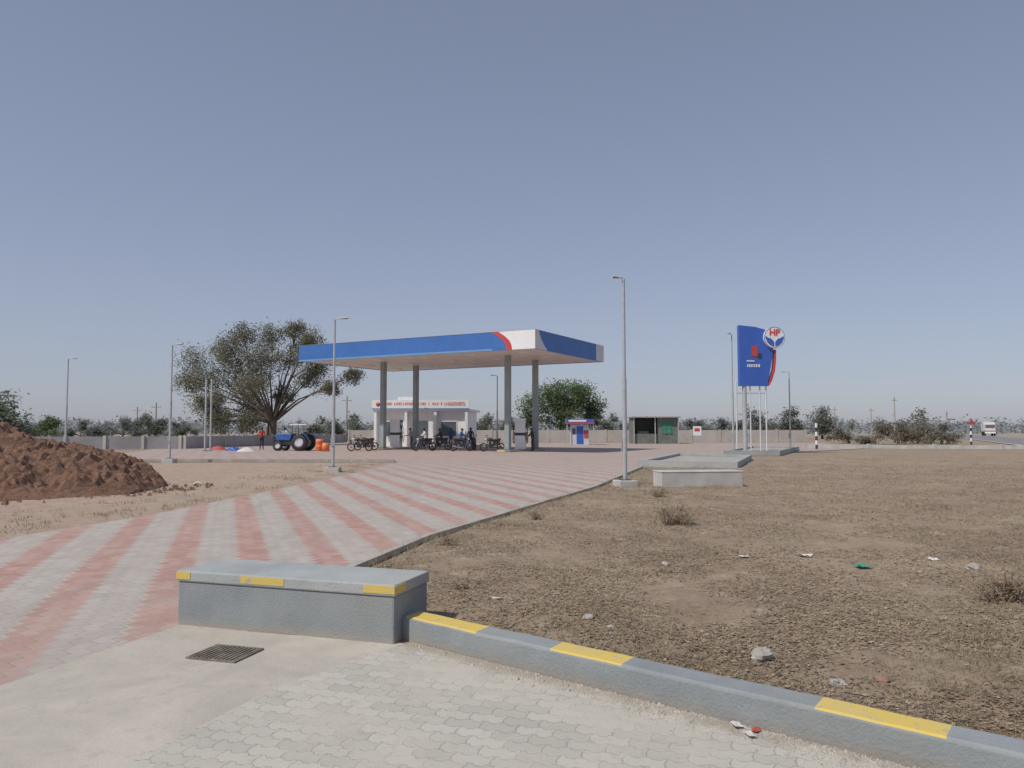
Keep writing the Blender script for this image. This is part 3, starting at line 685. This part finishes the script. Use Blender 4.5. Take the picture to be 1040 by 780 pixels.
for sg in(-1,1):
    def w_(x,z): return (ec[0]+sg*x*rr,ec[2]+z*rr)
    MB().prismy([w_(.05,-.86),w_(.40,-.74),w_(.70,-.46),w_(.88,-.02),w_(.86,.14),w_(.62,-.02),w_(.30,-.12),w_(.05,-.42)],ec[1]-.015,ec[1]-.001).build('wing_mark','blue_lite',e)

# ---------------------------------------------------------------- trees
def leaves(b,c,sig,n,size,m=0):
    for i in range(n):
        p=Vector((random.gauss(0,sig),random.gauss(0,sig),random.gauss(0,sig*.75)))+c
        a=Vector((random.gauss(0,1),random.gauss(0,1),random.gauss(0,.5))).normalized(); q=a.cross(Vector((random.gauss(0,.6),random.gauss(0,.6),random.gauss(0,1)+.8))).normalized()
        l=size*random.uniform(.6,1.3); w=l*.5
        b.add([p-a*l,p-q*w,p+a*l,p+q*w],[(0,1,2,3)],m)
def tree(name,label,base,blobs,tr,fz,leafm,ncl,nl,lsize,group=None,barkm='bark',cat='tree',cl=.22,sub=6,limb=.5):
    t=thing(name,label,cat,base,0,group); tb=MB(); lb=MB()
    fork=Vector((random.uniform(-.1,.1)*fz,0,fz))
    tb.tube([(0,0,-.1),(fork.x*.3,0,fz*.4),(fork.x,fork.y,fz)],[tr*1.35,tr,tr*.85],9)
    for c,r_ in blobs:
        c=Vector(c); mid=fork.lerp(c,.5)+Vector((random.uniform(-.1,.1),random.uniform(-.1,.1),random.uniform(-.02,.08)))*(c-fork).length
        r0=tr*random.uniform(.8,1.2)*limb
        pts=[fork+Vector((0,0,-.15*fz)),fork.lerp(mid,.55),mid,mid.lerp(c,.6),c]; tb.tube(pts,[r0,r0*.7,r0*.45,r0*.27,r0*.12],6)
        ends=[]
        for k in range(sub):
            dd=Vector((random.gauss(0,1),random.gauss(0,1),random.gauss(0,.8))).normalized()*r_*random.uniform(.6,1.0)
            e_=c+dd; st=pts[random.choice((2,3,4))]; m_=st.lerp(e_,.5)+Vector((0,0,random.uniform(0,.15)))*r_
            tb.tube([st,m_,e_],[r0*.2,r0*.11,r0*.04],4); ends.append(e_); ends.append(m_)
        for k in range(ncl):
            if k<len(ends): cc=ends[k]
            else:
                dd=Vector((random.gauss(0,1),random.gauss(0,1),random.gauss(0,.85))).normalized()*r_*random.random()**.4; cc=c+dd
            leaves(lb,cc,r_*cl*random.uniform(.6,1.2),int(nl*random.uniform(.5,1.4)),lsize)
    tb.build('trunk',barkm,t); lb.build('crown',leafm,t); return t
random.seed(11)
def blobs_px(lst,px0,Y,depth):
    kk=Y*cP/F; return [((( (x-px0)*kk), random.uniform(-depth,depth), HZ(y,Y)), r*kk) for x,y,r in lst]
YT=78
big=[(194,368,15),(186,390,12),(212,356,15),(232,350,15),(228,376,18),(250,366,18),(256,344,13),(276,340,14),(296,333,10),(302,348,14),(276,364,16),(320,348,12),(338,363,12),(318,374,13),(354,380,9),(346,396,8),(300,380,13),(200,405,11),(240,398,18),(250,416,15),(232,424,13),(268,394,16),(286,400,11),(222,412,13),(262,430,12),(215,388,16),(240,430,13),(290,366,14),(262,380,16)]
tree('spreading_tree','large spreading grey green tree with thin crown left of the canopy',(XW(275,YT),YT,0),blobs_px(big,275,YT,4.5),.5,2.6,'leaf_big',56,36,.105,cl=.32,sub=9,limb=.30)
YG=100
gr=[(540,412,14),(556,400,13),(575,397,14),(594,402,13),(603,414,12),(585,416,16),(562,418,16),(537,425,11),(600,426,10),(575,428,12),(570,408,14),(588,398,10)]
tree('green_tree','dense green tree behind the right end of the canopy',(XW(570,YG),YG,0),blobs_px(gr,570,YG,3),.35,1.8,'leaf_green',46,34,.16,cl=.30,limb=.28)
def bush_tree(label,px,Y,toppy,wpx,leafm,group,name='shade_tree',cat='tree',z0=.25,dens=1.0):
    kk=Y*cP/F; W_=wpx*kk/2; Hh=HZ(toppy,Y); bl=[]
    n=max(6,int(5+W_/Hh*6))
    for i in range(n):
        u=random.uniform(-1,1); hh=Hh*(1-.45*u*u)
        r_=Hh*random.uniform(.18,.28); bl.append(((u*(W_-r_*.6),random.uniform(-W_,W_)*.5,random.uniform(Hh*z0+r_*.5,max(Hh*z0+r_,hh-r_))),r_))
    bl.append(((random.uniform(-.3,.3)*W_,0,Hh*.8),Hh*.2))
    tree(name,label,(XW(px,Y),Y,0),bl,.12+Hh*.012,Hh*.2,leafm,int(20*dens),int(20*dens),Hh*.027*dens+.06,group,cat=cat,cl=.40,sub=4,limb=.3,barkm='bark' if dens==1 else 'twig')
GT='trees and shrubs near the horizon'
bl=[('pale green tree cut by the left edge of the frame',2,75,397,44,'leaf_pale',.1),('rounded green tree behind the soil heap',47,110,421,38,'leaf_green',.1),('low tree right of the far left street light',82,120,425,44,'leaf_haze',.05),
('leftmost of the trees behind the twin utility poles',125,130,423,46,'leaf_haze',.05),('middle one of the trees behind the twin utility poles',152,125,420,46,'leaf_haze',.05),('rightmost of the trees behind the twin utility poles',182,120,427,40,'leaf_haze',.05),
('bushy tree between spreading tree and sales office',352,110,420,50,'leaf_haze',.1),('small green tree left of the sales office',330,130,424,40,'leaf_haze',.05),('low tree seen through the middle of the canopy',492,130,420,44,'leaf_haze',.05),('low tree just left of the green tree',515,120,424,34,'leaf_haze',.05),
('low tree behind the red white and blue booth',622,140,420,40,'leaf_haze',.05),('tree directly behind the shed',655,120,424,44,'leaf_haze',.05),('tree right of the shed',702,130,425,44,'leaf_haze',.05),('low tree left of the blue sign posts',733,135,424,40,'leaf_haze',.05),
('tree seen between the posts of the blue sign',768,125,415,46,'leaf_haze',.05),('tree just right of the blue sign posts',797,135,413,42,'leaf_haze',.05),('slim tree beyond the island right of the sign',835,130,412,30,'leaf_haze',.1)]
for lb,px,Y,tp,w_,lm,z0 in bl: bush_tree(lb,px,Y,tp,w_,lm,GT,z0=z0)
for lb,px,Y,tp,w_ in [('leftmost tan shrub beyond the low white wall',862,90,427,38),('second tan shrub from the left beyond the low white wall',888,85,424,42),('third tan shrub beyond the low white wall',912,82,425,42),('tallest tan green shrub beyond the low white wall',932,88,415,34),('rightmost tan shrub beyond the low white wall',956,84,428,40)]:
    bush_tree(lb,px,Y,tp,w_,'leaf_brown','tan shrubs beyond the field',name='shrub',cat='shrub',z0=.0,dens=.8)
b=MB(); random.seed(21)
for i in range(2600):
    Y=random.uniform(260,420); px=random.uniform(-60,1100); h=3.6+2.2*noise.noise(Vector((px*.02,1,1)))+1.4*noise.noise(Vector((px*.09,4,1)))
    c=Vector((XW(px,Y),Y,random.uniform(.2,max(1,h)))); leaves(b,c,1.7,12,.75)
tag(b.build('distant_treeline','leaf_far'),'haze tinted line of distant trees along the horizon','treeline',kind='stuff')
def drybush(label,px,py,s,leafm='straw',n=70,nl=300,name='dry_bush'):
    g=G(px,py,.04); t=thing(name,label,'bush',(g.x,g.y,gz(g.x,g.y)-.01)); b=MB(); lb=MB()
    for i in range(n):
        a=random.random()*2*PI; el=random.uniform(.15,1.3); L=s*random.uniform(.5,1.1); d_=Vector((math.cos(a)*math.cos(el),math.sin(a)*math.cos(el),math.sin(el)*.8))
        st=Vector((random.gauss(0,s*.2),random.gauss(0,s*.12),0)); e=st+d_*L; m_=st+d_*L*.5+Vector((0,0,s*.08))
        b.tube([st,m_,e],[.006,.004,.002],4)
        for q in range(2):
            w=m_+Vector((random.uniform(-1,1),random.uniform(-1,1),random.uniform(0,1)))*s*.3; b.tube([m_.lerp(e,random.random()*.6),w],[.003,.0015],3)
        for q in range(nl//n): 
            c=st.lerp(e,random.uniform(.3,1)); leaves(lb,c,s*.08,1,s*.035)
    b.build('twigs','twig',t); lb.build('foliage',leafm,t)
random.seed(31)
drybush('dry twiggy bush lying in the field below the white trough',688,534,.5,'weed',70,500)
drybush('dark low bush at the right edge of the field',1022,612,.36,'weed',90,900)
drybush('small dead weed beside the driveway edge',455,556,.2,'weed',30,200)
drybush('pale weed clump right of the tall street light footing',668,505,.3,'weed',40,200)
drybush('weed clump by the driveway halfway to the tall street light',545,528,.24,'weed',40,200)
drybush('small dry weed behind the grey block',470,600,.11,'weed',30,150)

# ---------------------------------------------------------------- people
def skinperson(label,loc,rz,pose,shirt,pants,scale=1.0,group=None):
    if pose=='stand':
        J=dict(pel=(0,0,.95,.135),bel=(0,0,1.1,.125),che=(0,0,1.3,.145),nb=(0,0,1.45,.07),nk=(.01,0,1.51,.05),hd=(.02,0,1.6,.09),ht=(.02,0,1.68,.075))
        S=dict(sh=(0,.18,1.4,.06),el=(-.02,.25,1.13,.045),wr=(.08,.24,.9,.03),ha=(.11,.24,.84,.034),hp=(0,.09,.9,.09),kn=(.02,.1,.5,.062),an=(0,.11,.09,.042),to=(.15,.12,.045,.036))
    elif pose=='ride':
        J=dict(pel=(-.15,0,.9,.135),bel=(-.12,0,1.04,.125),che=(-.05,0,1.25,.145),nb=(0,0,1.40,.07),nk=(.02,0,1.46,.05),hd=(.05,0,1.55,.09),ht=(.05,0,1.63,.075))
        S=dict(sh=(-.02,.18,1.34,.06),el=(.18,.27,1.12,.045),wr=(.38,.27,1.04,.03),ha=(.44,.27,1.04,.034),hp=(-.1,.1,.86,.09),kn=(.27,.2,.72,.062),an=(.08,.2,.34,.042),to=(.22,.2,.30,.036))
    else:
        J=dict(pel=(0,0,.95,.135),bel=(.02,0,1.1,.125),che=(.05,0,1.3,.145),nb=(.07,0,1.44,.07),nk=(.09,0,1.5,.05),hd=(.12,0,1.58,.09),ht=(.12,0,1.66,.075))
        S=dict(sh=(.05,.18,1.38,.06),el=(.2,.24,1.16,.045),wr=(.42,.2,1.1,.03),ha=(.48,.19,1.1,.034),hp=(0,.09,.9,.09),kn=(.03,.12,.5,.062),an=(-.02,.13,.09,.042),to=(.13,.14,.045,.036))
    pts=[];rad=[];idx={}
    for k_,v in J.items(): idx[k_]=len(pts); pts.append(v[:3]); rad.append(v[3])
    for sd in(1,-1):
        for k_,v in S.items(): idx[k_+str(sd)]=len(pts); pts.append((v[0],v[1]*sd,v[2])); rad.append(v[3])
    E=[('pel','bel',1),('bel','che',1),('che','nb',1),('nb','nk',0),('nk','hd',0),('hd','ht',0)]
    for sd in('1','-1'): E+=[('nb','sh'+sd,1),('sh'+sd,'el'+sd,1),('el'+sd,'wr'+sd,0),('wr'+sd,'ha'+sd,0),('pel','hp'+sd,2),('hp'+sd,'kn'+sd,2),('kn'+sd,'an'+sd,2),('an'+sd,'to'+sd,3)]
    me=bpy.data.meshes.new('person'); me.from_pydata(pts,[(idx[a],idx[b]) for a,b,_ in E],[]); o=bpy.data.objects.new('tmp_person',me); COL.objects.link(o)
    md=o.modifiers.new('s','SKIN'); me.skin_vertices.new() if not me.skin_vertices else None
    for i,r_ in enumerate(rad): me.skin_vertices[0].data[i].radius=(r_,r_); me.skin_vertices[0].data[i].use_root=(i==0)
    sb=o.modifiers.new('u','SUBSURF'); sb.levels=1; sb.render_levels=1
    bpy.context.view_layer.update(); em=bpy.data.meshes.new_from_object(o.evaluated_get(bpy.context.evaluated_depsgraph_get())); bpy.data.objects.remove(o)
    vs=[tuple(v.co) for v in em.vertices]; b=MB(); b.v=vs
    for p_ in em.polygons:
        c=p_.center; best=0;bd=9
        for a,bb,mm in E:
            A=Vector(pts[idx[a]]);B=Vector(pts[idx[bb]]); d_=B-A; tt=max(0,min(1,(c-A).dot(d_)/d_.length_squared)); q=(c-(A+d_*tt)).length-rad[idx[a]]*.5
            if q<bd: bd=q;best=mm
        b.f.append(list(p_.vertices)); b.m.append(best); b.s.append(True)
    for sd in('1','-1'):
        h=Vector(pts[idx['ha'+sd]]); w=Vector(pts[idx['wr'+sd]]); d_=(h-w).normalized(); sidev=Vector((0,1,0)).cross(d_).normalized()
        for q,l in enumerate((.06,.075,.08,.07)):
            st=h+d_*.02+sidev*(q-1.5)*.018; b.tube([st,st+d_*l*.6,st+d_*l*.9+Vector((0,-.02*float(sd),-.01))],[.009,.008,.006],5,0)
        b.tube([h-sidev*.02,h-sidev*.05+d_*.03,h-sidev*.05+d_*.055],[.01,.009,.007],5,0)
    hx,hy,hz_=J['hd'][:3]
    b.tube([(hx+.075,0,hz_+.02),(hx+.105,0,hz_-.012)],[.008,.014],6,0)
    for sg in(-1,1):
        b.tube([(hx+.078,sg*.03,hz_+.025),(hx+.088,sg*.03,hz_+.025)],.009,6,3); b.tube([(hx,sg*.08,hz_-.02),(hx,sg*.1,hz_+.0),(hx,sg*.08,hz_+.025)],.012,5,0)
    b.tube([(hx+.083,-.02,hz_-.04),(hx+.083,.02,hz_-.04)],.006,5,4)
    if 'lip' not in M: M['lip']=mat('lips',(.2,.07,.06),.1,8,.6)
    t=thing('person',label,'person',loc,rz,group); t.scale=(scale,)*3
    bo=b.build('body',['skin',shirt,pants,'dark','lip'],t)
    hb=MB(); hb.lathe([(.098,-.02),(.102,.02),(.095,.06),(.07,.1),(.03,.118),(0,.12)],(hx-.018,0,hz_+.01),'Z',14); hb.build('hair','hair',bo)
    return t
def cyc(label,loc,rz,tank='dark'):
    t=thing('motorcycle',label,'motorcycle',loc,rz,'motorcycles at the fuel station')
    for x in(-.64,.64):
        w=MB().lathe([(.235,-.05),(.29,-.06),(.31,0),(.29,.06),(.235,.05),(.235,-.05)],(x,0,.31),'Y',22).build('wheel','black',t)
        b=MB().lathe([(.225,-.03),(.24,-.03),(.24,.03),(.225,.03),(.225,-.03)],(x,0,.31),'Y',22)
        for q in range(6): a=q*PI/3; b.tube([(x,0,.31),(x+.23*math.cos(a),0,.31+.23*math.sin(a))],.012,4)
        b.lathe([(0,-.05),(.06,-.05),(.06,.05),(0,.05)],(x,0,.31),'Y',12); b.build('rim','dark',w)
    b=MB(); b.tube([(.4,0,.86),(.2,0,.72),(-.1,0,.68),(-.55,0,.74)],.022,6); b.tube([(.4,0,.84),(.3,0,.45),(.0,0,.28),(-.25,0,.3)],.022,6); b.tube([(-.1,0,.66),(-.25,0,.3)],.02,6)
    for s_ in(-.09,.09): b.tube([(-.25,s_,.32),(-.64,s_,.31)],.018,6); b.tube([(-.45,s_,.72),(-.6,s_,.36)],.025,6)
    b.build('frame','dark',t)
    b=MB(); 
    for s_ in(-.07,.07): b.tube([(.41,s_,.92),(.64,s_,.31)],.022,6)
    b.build('fork','galv',t)
    b=MB().tube([(.36,-.33,1.0),(.42,-.2,1.03),(.42,0,.97),(.42,.2,1.03),(.36,.33,1.0)],.014,6); h=b.build('handlebar','dark',t)
    for s_ in(-1,1):
        MB().tube([(.40,s_*.22,1.02),(.42,s_*.27,1.14)],.006,5).tube([(.42,s_*.25,1.16),(.42,s_*.33,1.16)],[.04,.035],6).build('mirror','dark',h)
    MB().tube([(.42,0,.87),(.52,0,.86),(.56,0,.85)],[.05,.09,.085],12).build('headlight','silver',t)
    MB().tube([(.36,0,.84),(.3,0,.86),(.12,0,.87),(-.02,0,.8)],[.06,.13,.13,.07],10).build('fuel_tank',tank,t)
    MB().tube([(-.02,0,.81),(-.2,0,.8),(-.5,0,.85),(-.62,0,.88)],[.08,.11,.11,.06],8).build('seat','black',t)
    for s_ in(-1,1): MB().prismy([(-.1,.7),(-.05,.45),(-.35,.5),(-.6,.72),(-.5,.8)],s_*.09,s_*.12).build('side_panel',tank,t)
    MB().cbox((.08,0,.42),(.34,.24,.3)).tube([(.12,0,.5),(.2,0,.68)],.1,8).build('engine','dark',t,bevel=.02)
    MB().tube([(.18,-.12,.45),(.05,-.14,.26),(-.3,-.15,.28),(-.75,-.16,.36)],[.02,.022,.035,.045],8).build('exhaust','galv',t)
    b=MB()
    for x,a0,a1 in((.64,20,150),(-.64,30,140)):
        for q in range(8):
            A=R(a0+(a1-a0)*q/8);B=R(a0+(a1-a0)*(q+1)/8); r_=.345
            b.add([(x+r_*math.cos(A),-.06,.31+r_*math.sin(A)),(x+r_*math.cos(A),.06,.31+r_*math.sin(A)),(x+r_*math.cos(B),.06,.31+r_*math.sin(B)),(x+r_*math.cos(B),-.06,.31+r_*math.sin(B))],[(0,1,2,3)])
    b.build('mudguard',tank,t); MB().cbox((-.72,0,.75),(.05,.12,.07)).build('tail_light','red',t)
    b=MB()
    for s_ in(-1,1): b.tube([(.1,0,.3),(.1,s_*.24,.3)],.014,5)
    b.tube([(.0,.1,.3),(-.05,.25,.0)],.01,5); b.build('foot_pegs','dark',t); return t
def GY(px,Y,z=0): return (XW(px,Y),Y,z)
c0=cyc('black motorcycle parked in the open right of the orange drum',GY(366,57),R(188))
spots=[(431,57.5,200,'motorcycle with a white shirted rider beside the left pump island'),(447,60,170,'motorcycle with a dark shirted rider under the middle of the canopy'),(469,57,20,'motorcycle with a blue shirted rider right of the middle of the canopy'),(500,56,195,'unattended motorcycle left of the nearest canopy column'),(481,60,100,'motorcycle facing away left of the nearest canopy column'),(372,59,200,'second black motorcycle parked just behind the one right of the orange drum')]
for px,Y,a,lb in spots: dup(c0,GY(px,Y),R(a),lb)
skinperson('person in a white shirt sitting on a motorcycle by the left pump',GY(431,57.5),R(200),'ride','shirt_white','jeans')
skinperson('person in a dark shirt sitting on a motorcycle under the canopy',GY(447,60),R(170),'ride','shirt_dark','trouser')
skinperson('person in a blue shirt sitting on a motorcycle under the canopy',GY(469,57),R(20),'ride','shirt_blue','jeans')
skinperson('person in a checked grey shirt standing beside the left dispenser',GY(418,60),R(170),'fuel','shirt_check','trouser')
skinperson('person in dark clothes standing beside the right dispenser',GY(541,56.2),R(160),'fuel','shirt_dark','trouser')
skinperson('person in a dark shirt standing between the parked motorcycles under the canopy',GY(478,59),R(-70),'stand','shirt_dark','jeans')
skinperson('person in a red shirt standing left of the blue tractor',GY(266,60),R(-60),'stand','shirt_red','jeans')
skinperson('person in a pale shirt standing under the tree behind the tractor',GY(290,63),R(-120),'stand','shirt_white','khaki')
skinperson('person in a blue shirt standing near the sales office porch',GY(458,68),R(-90),'stand','shirt_blue','trouser')
# ---------------------------------------------------------------- tractor
t=thing('tractor','blue tractor with a white sunshade parked left of the canopy','tractor',GY(299,58),R(170))
def twheel(x,y,r_,w_):
    o=MB().lathe([(r_*.6,-w_/2),(r_*.93,-w_/2),(r_,-w_*.3),(r_,w_*.3),(r_*.93,w_/2),(r_*.6,w_/2)],(x,y,r_),'Y',26).build('wheel','black',t)
    b=MB().lathe([(0,-w_*.25),(r_*.3,-w_*.25),(r_*.6,-w_*.4),(r_*.6,w_*.4),(r_*.3,w_*.25),(0,w_*.25)],(x,y,r_),'Y',20); b.build('rim','silver',o)
    b=MB()
    for q in range(22):
        a=q*2*PI/22; b.cbox((x+math.cos(a)*r_,y,r_+math.sin(a)*r_),(.05,w_*.9,.04),mt=Matrix.Rotation(-a+PI/2,3,'Y'))
    b.build('tread','black',o)
for s_ in(-1,1): twheel(-.75,s_*.68,.62,.34); twheel(1.0,s_*.6,.36,.2)
MB().box(.1,-.28,.75,1.35,.28,1.3).build('hood','tractor_blue',t,bevel=.06); MB().box(1.35,-.25,.78,1.38,.25,1.2).build('grille','dark',t)
for s_ in(-.17,.17): MB().lathe([(0,.0),(.07,0),(.07,.03)],(1.39,s_,1.1),'X',12).build('headlight','white',t)
b=MB().box(-.95,-.2,.45,1.1,.2,.749); b.box(.9,-.55,.33,1.1,.55,.43); b.box(-.85,-.6,.55,-.65,.6,.71); b.build('chassis','dark',t)
for s_ in(-1,1):
    b=MB()
    for q in range(8):
        A=R(10+150*q/8);B=R(10+150*(q+1)/8);r_=.72; y0,y1=s_*.48,s_*.88
        b.add([(-.75+r_*math.cos(A),y0,.62+r_*math.sin(A)),(-.75+r_*math.cos(A),y1,.62+r_*math.sin(A)),(-.75+r_*math.cos(B),y1,.62+r_*math.sin(B)),(-.75+r_*math.cos(B),y0,.62+r_*math.sin(B))],[(0,1,2,3)])
    b.build('fender','tractor_blue',t)
MB().box(-.85,-.24,.95,-.4,.24,1.05).box(-.9,-.24,1.05,-.82,.24,1.4).build('seat','black',t,bevel=.02)
MB().tube([(.1,0,1.1),(-.12,0,1.42)],.02,6).lathe([(.17,0),(.19,.01),(.17,.02),(.17,0)],(-.13,0,1.43),'Z',16).build('steering_wheel','dark',t)
MB().tube([(.75,.12,1.3),(.75,.12,1.85)],.035,8).build('exhaust','dark',t)
for x in(-1.0,-.1):
    for s_ in(-.5,.5): MB().tube([(x,s_,.8),(x,s_,1.9)],.022,6).build('roof_post','dark',t)
MB().box(-1.2,-.62,1.9,.1,.62,1.97).build('sunshade','white',t,bevel=.02)
o=MB().lathe([(0,0),(.29,0),(.31,.03),(.29,.3),(.31,.33),(.29,.36),(.29,.6),(.31,.63),(.29,.88),(.0,.88)],n=20).build('drum','orange',loc=GY(325,57)); tag(o,'bright orange drum standing between the tractor and the motorcycle','drum')
o=MB().lathe([(0,0),(.25,0),(.28,.3),(.26,.6),(0,.62)],n=16).build('bucket','orange',loc=GY(331,56.5)); tag(o,'shorter orange bucket right of the orange drum','bucket')
for px,Y,m,lb in((238,58,'tractor_blue','blue plastic sheet heaped on the ground left of the red shirted person'),(250,56,'paper','white sack heap left of the red shirted person'),(222,60,'redscrap','red cloth bundle on the ground near the two plain steel posts')):
    b=MB(); n=16; vs=[]
    for j in range(9):
        for i in range(n):
            a=2*PI*i/n; r_=j/8; h=.3*(1-r_**1.6); vs.append((math.cos(a)*r_*.7*(1+.25*noise.noise(Vector((a,px,0)))),math.sin(a)*r_*.5,max(0,h*(1+.5*noise.noise(Vector((math.cos(a)*r_*3,math.sin(a)*r_*3,px)))))))
    b.add(vs,[(j*n+i,j*n+(i+1)%n,(j+1)*n+(i+1)%n,(j+1)*n+i) for j in range(8) for i in range(n)]); o=b.build('bundle',m,loc=GY(px,Y)); tag(o,lb,'bundle')
t=thing('notice_board','small white notice board on two legs beyond the island','notice board',GY(708,75))
MB().box(-.4,0,1.0,.4,.04,1.9).build('board','white',t); MB().box(-.25,-.01,1.4,.25,0,1.7).build('red_mark','red',t)
for x in(-.32,.32): MB().box(x-.03,.041,0,x+.03,.09,1.9).build('leg','galv',t)
def bwpost(label,px,Y,H,sg=None):
    t=thing('marker_post',label,'marker post',GY(px,Y)); 
    b=MB(); n=int(H/.35)
    for q in range(n): b.tube([(0,0,q*.35),(0,0,q*.35+.35)],.1,10,q%2,cap=(q in(0,n-1)))
    b.build('post',['dark','white'],t)
    if sg: MB().prismy([(-.35,H-.1),(.35,H-.1),(0,H+.5)],-.14,-.121).build('warning_plate','red',t)
bwpost('black and white banded post beside the sign island',829,63,2.2); bwpost('black and white banded post with red triangle beside the highway',986,80,2.2,True)
tr=thing('truck','dusty white and red truck driving on the highway at far right','truck',(XW(1004,190),190,0),R(-115))
MB().box(-3.8,-1.2,1.1,1.2,1.2,3.4).build('cargo_body','truck_pale',tr,bevel=.03); MB().box(1.35,-1.15,.8,2.9,1.15,3.0).build('cab','truck_pale',tr,bevel=.12)
MB().box(1.3,-1.16,.9,2.92,1.16,1.3).build('red_skirt','truck_red',tr)
MB().box(2.88,-1.0,1.9,2.92,1.0,2.7).build('windscreen','glass',tr); MB().box(-3.8,-.5,.75,2.7,.5,1.09).build('chassis','dark',tr); MB().box(2.86,-1.1,.6,3.0,1.1,.95).build('bumper','white',tr)
for x in(-2.9,-1.8,2.0):
    for s_ in(-1,1): 
        w=MB().lathe([(.3,-.15),(.5,-.15),(.5,.15),(.3,.15)],(x,s_*1.0,.5),'Y',18).build('wheel','black',tr); MB().lathe([(0,-.1),(.3,-.1),(.3,.1),(0,.1)],(x,s_*1.0,.5),'Y',12).build('rim','silver',w)
for s_ in(-.8,.8): MB().box(3.0,s_-.12,.7,3.02,s_+.12,.88).build('headlight','white',tr)
# ---------------------------------------------------------------- light, sky, camera
EL=R(52); SD=Vector((-.80,-.60,0)).normalized()*math.cos(EL)+Vector((0,0,math.sin(EL)))
sl=bpy.data.lights.new('sun','SUN'); sl.energy=3.15; sl.angle=R(1.2); sl.color=(1,.94,.85); so=bpy.data.objects.new('sun',sl); COL.objects.link(so)
so.rotation_euler=SD.to_track_quat('Z','Y').to_euler()
w=bpy.data.worlds.new('World'); SC.world=w; w.use_nodes=True; nt=w.node_tree; nt.nodes.clear()
o=nt.nodes.new('ShaderNodeOutputWorld'); bg=nt.nodes.new('ShaderNodeBackground'); sk=nt.nodes.new('ShaderNodeTexSky'); sk.sky_type='NISHITA'; sk.sun_disc=False
sk.sun_elevation=EL; sk.sun_rotation=math.atan2(SD.x,SD.y); sk.air_density=1.0; sk.dust_density=.8; sk.ozone_density=1.5; sk.altitude=0
hs=nt.nodes.new('ShaderNodeHueSaturation'); hs.inputs['Saturation'].default_value=.7
mx=nt.nodes.new('ShaderNodeMix'); mx.data_type='RGBA'; mx.blend_type='MULTIPLY'; mx.inputs[0].default_value=1; mx.inputs[7].default_value=(.83,.88,.98,1)
nt.links.new(sk.outputs[0],hs.inputs['Color']); nt.links.new(hs.outputs[0],mx.inputs[6]); nt.links.new(mx.outputs[2],bg.inputs[0]); bg.inputs[1].default_value=.05
tc_=nt.nodes.new('ShaderNodeTexCoord'); sx=nt.nodes.new('ShaderNodeSeparateXYZ'); nt.links.new(tc_.outputs['Generated'],sx.inputs[0])
rp=nt.nodes.new('ShaderNodeValToRGB'); nt.links.new(sx.outputs[2],rp.inputs[0]); e=rp.color_ramp.elements; e.new(.25); e.new(.08)
for i,(p_,c_) in enumerate([(0,(.205,.205,.25)),(.08,(.195,.205,.26)),(.25,(.16,.18,.245)),(.6,(.115,.135,.19))]): e[i].position=p_; e[i].color=(*c_,1)
bg2=nt.nodes.new('ShaderNodeBackground'); nt.links.new(rp.outputs[0],bg2.inputs[0]); bg2.inputs[1].default_value=1
ad=nt.nodes.new('ShaderNodeAddShader'); nt.links.new(bg.outputs[0],ad.inputs[0]); nt.links.new(bg2.outputs[0],ad.inputs[1]); nt.links.new(ad.outputs[0],o.inputs[0])
cd=bpy.data.cameras.new('camera'); cam=bpy.data.objects.new('camera',cd); COL.objects.link(cam); cam.location=(0,0,CH); cam.rotation_euler=(PI/2+PT,0,0)
cd.sensor_width=36; cd.lens=F/1040*36; cd.clip_end=8000; cd.clip_start=.05; SC.camera=cam
SC.view_settings.view_transform='Standard'; SC.view_settings.look='None'; SC.view_settings.exposure=0
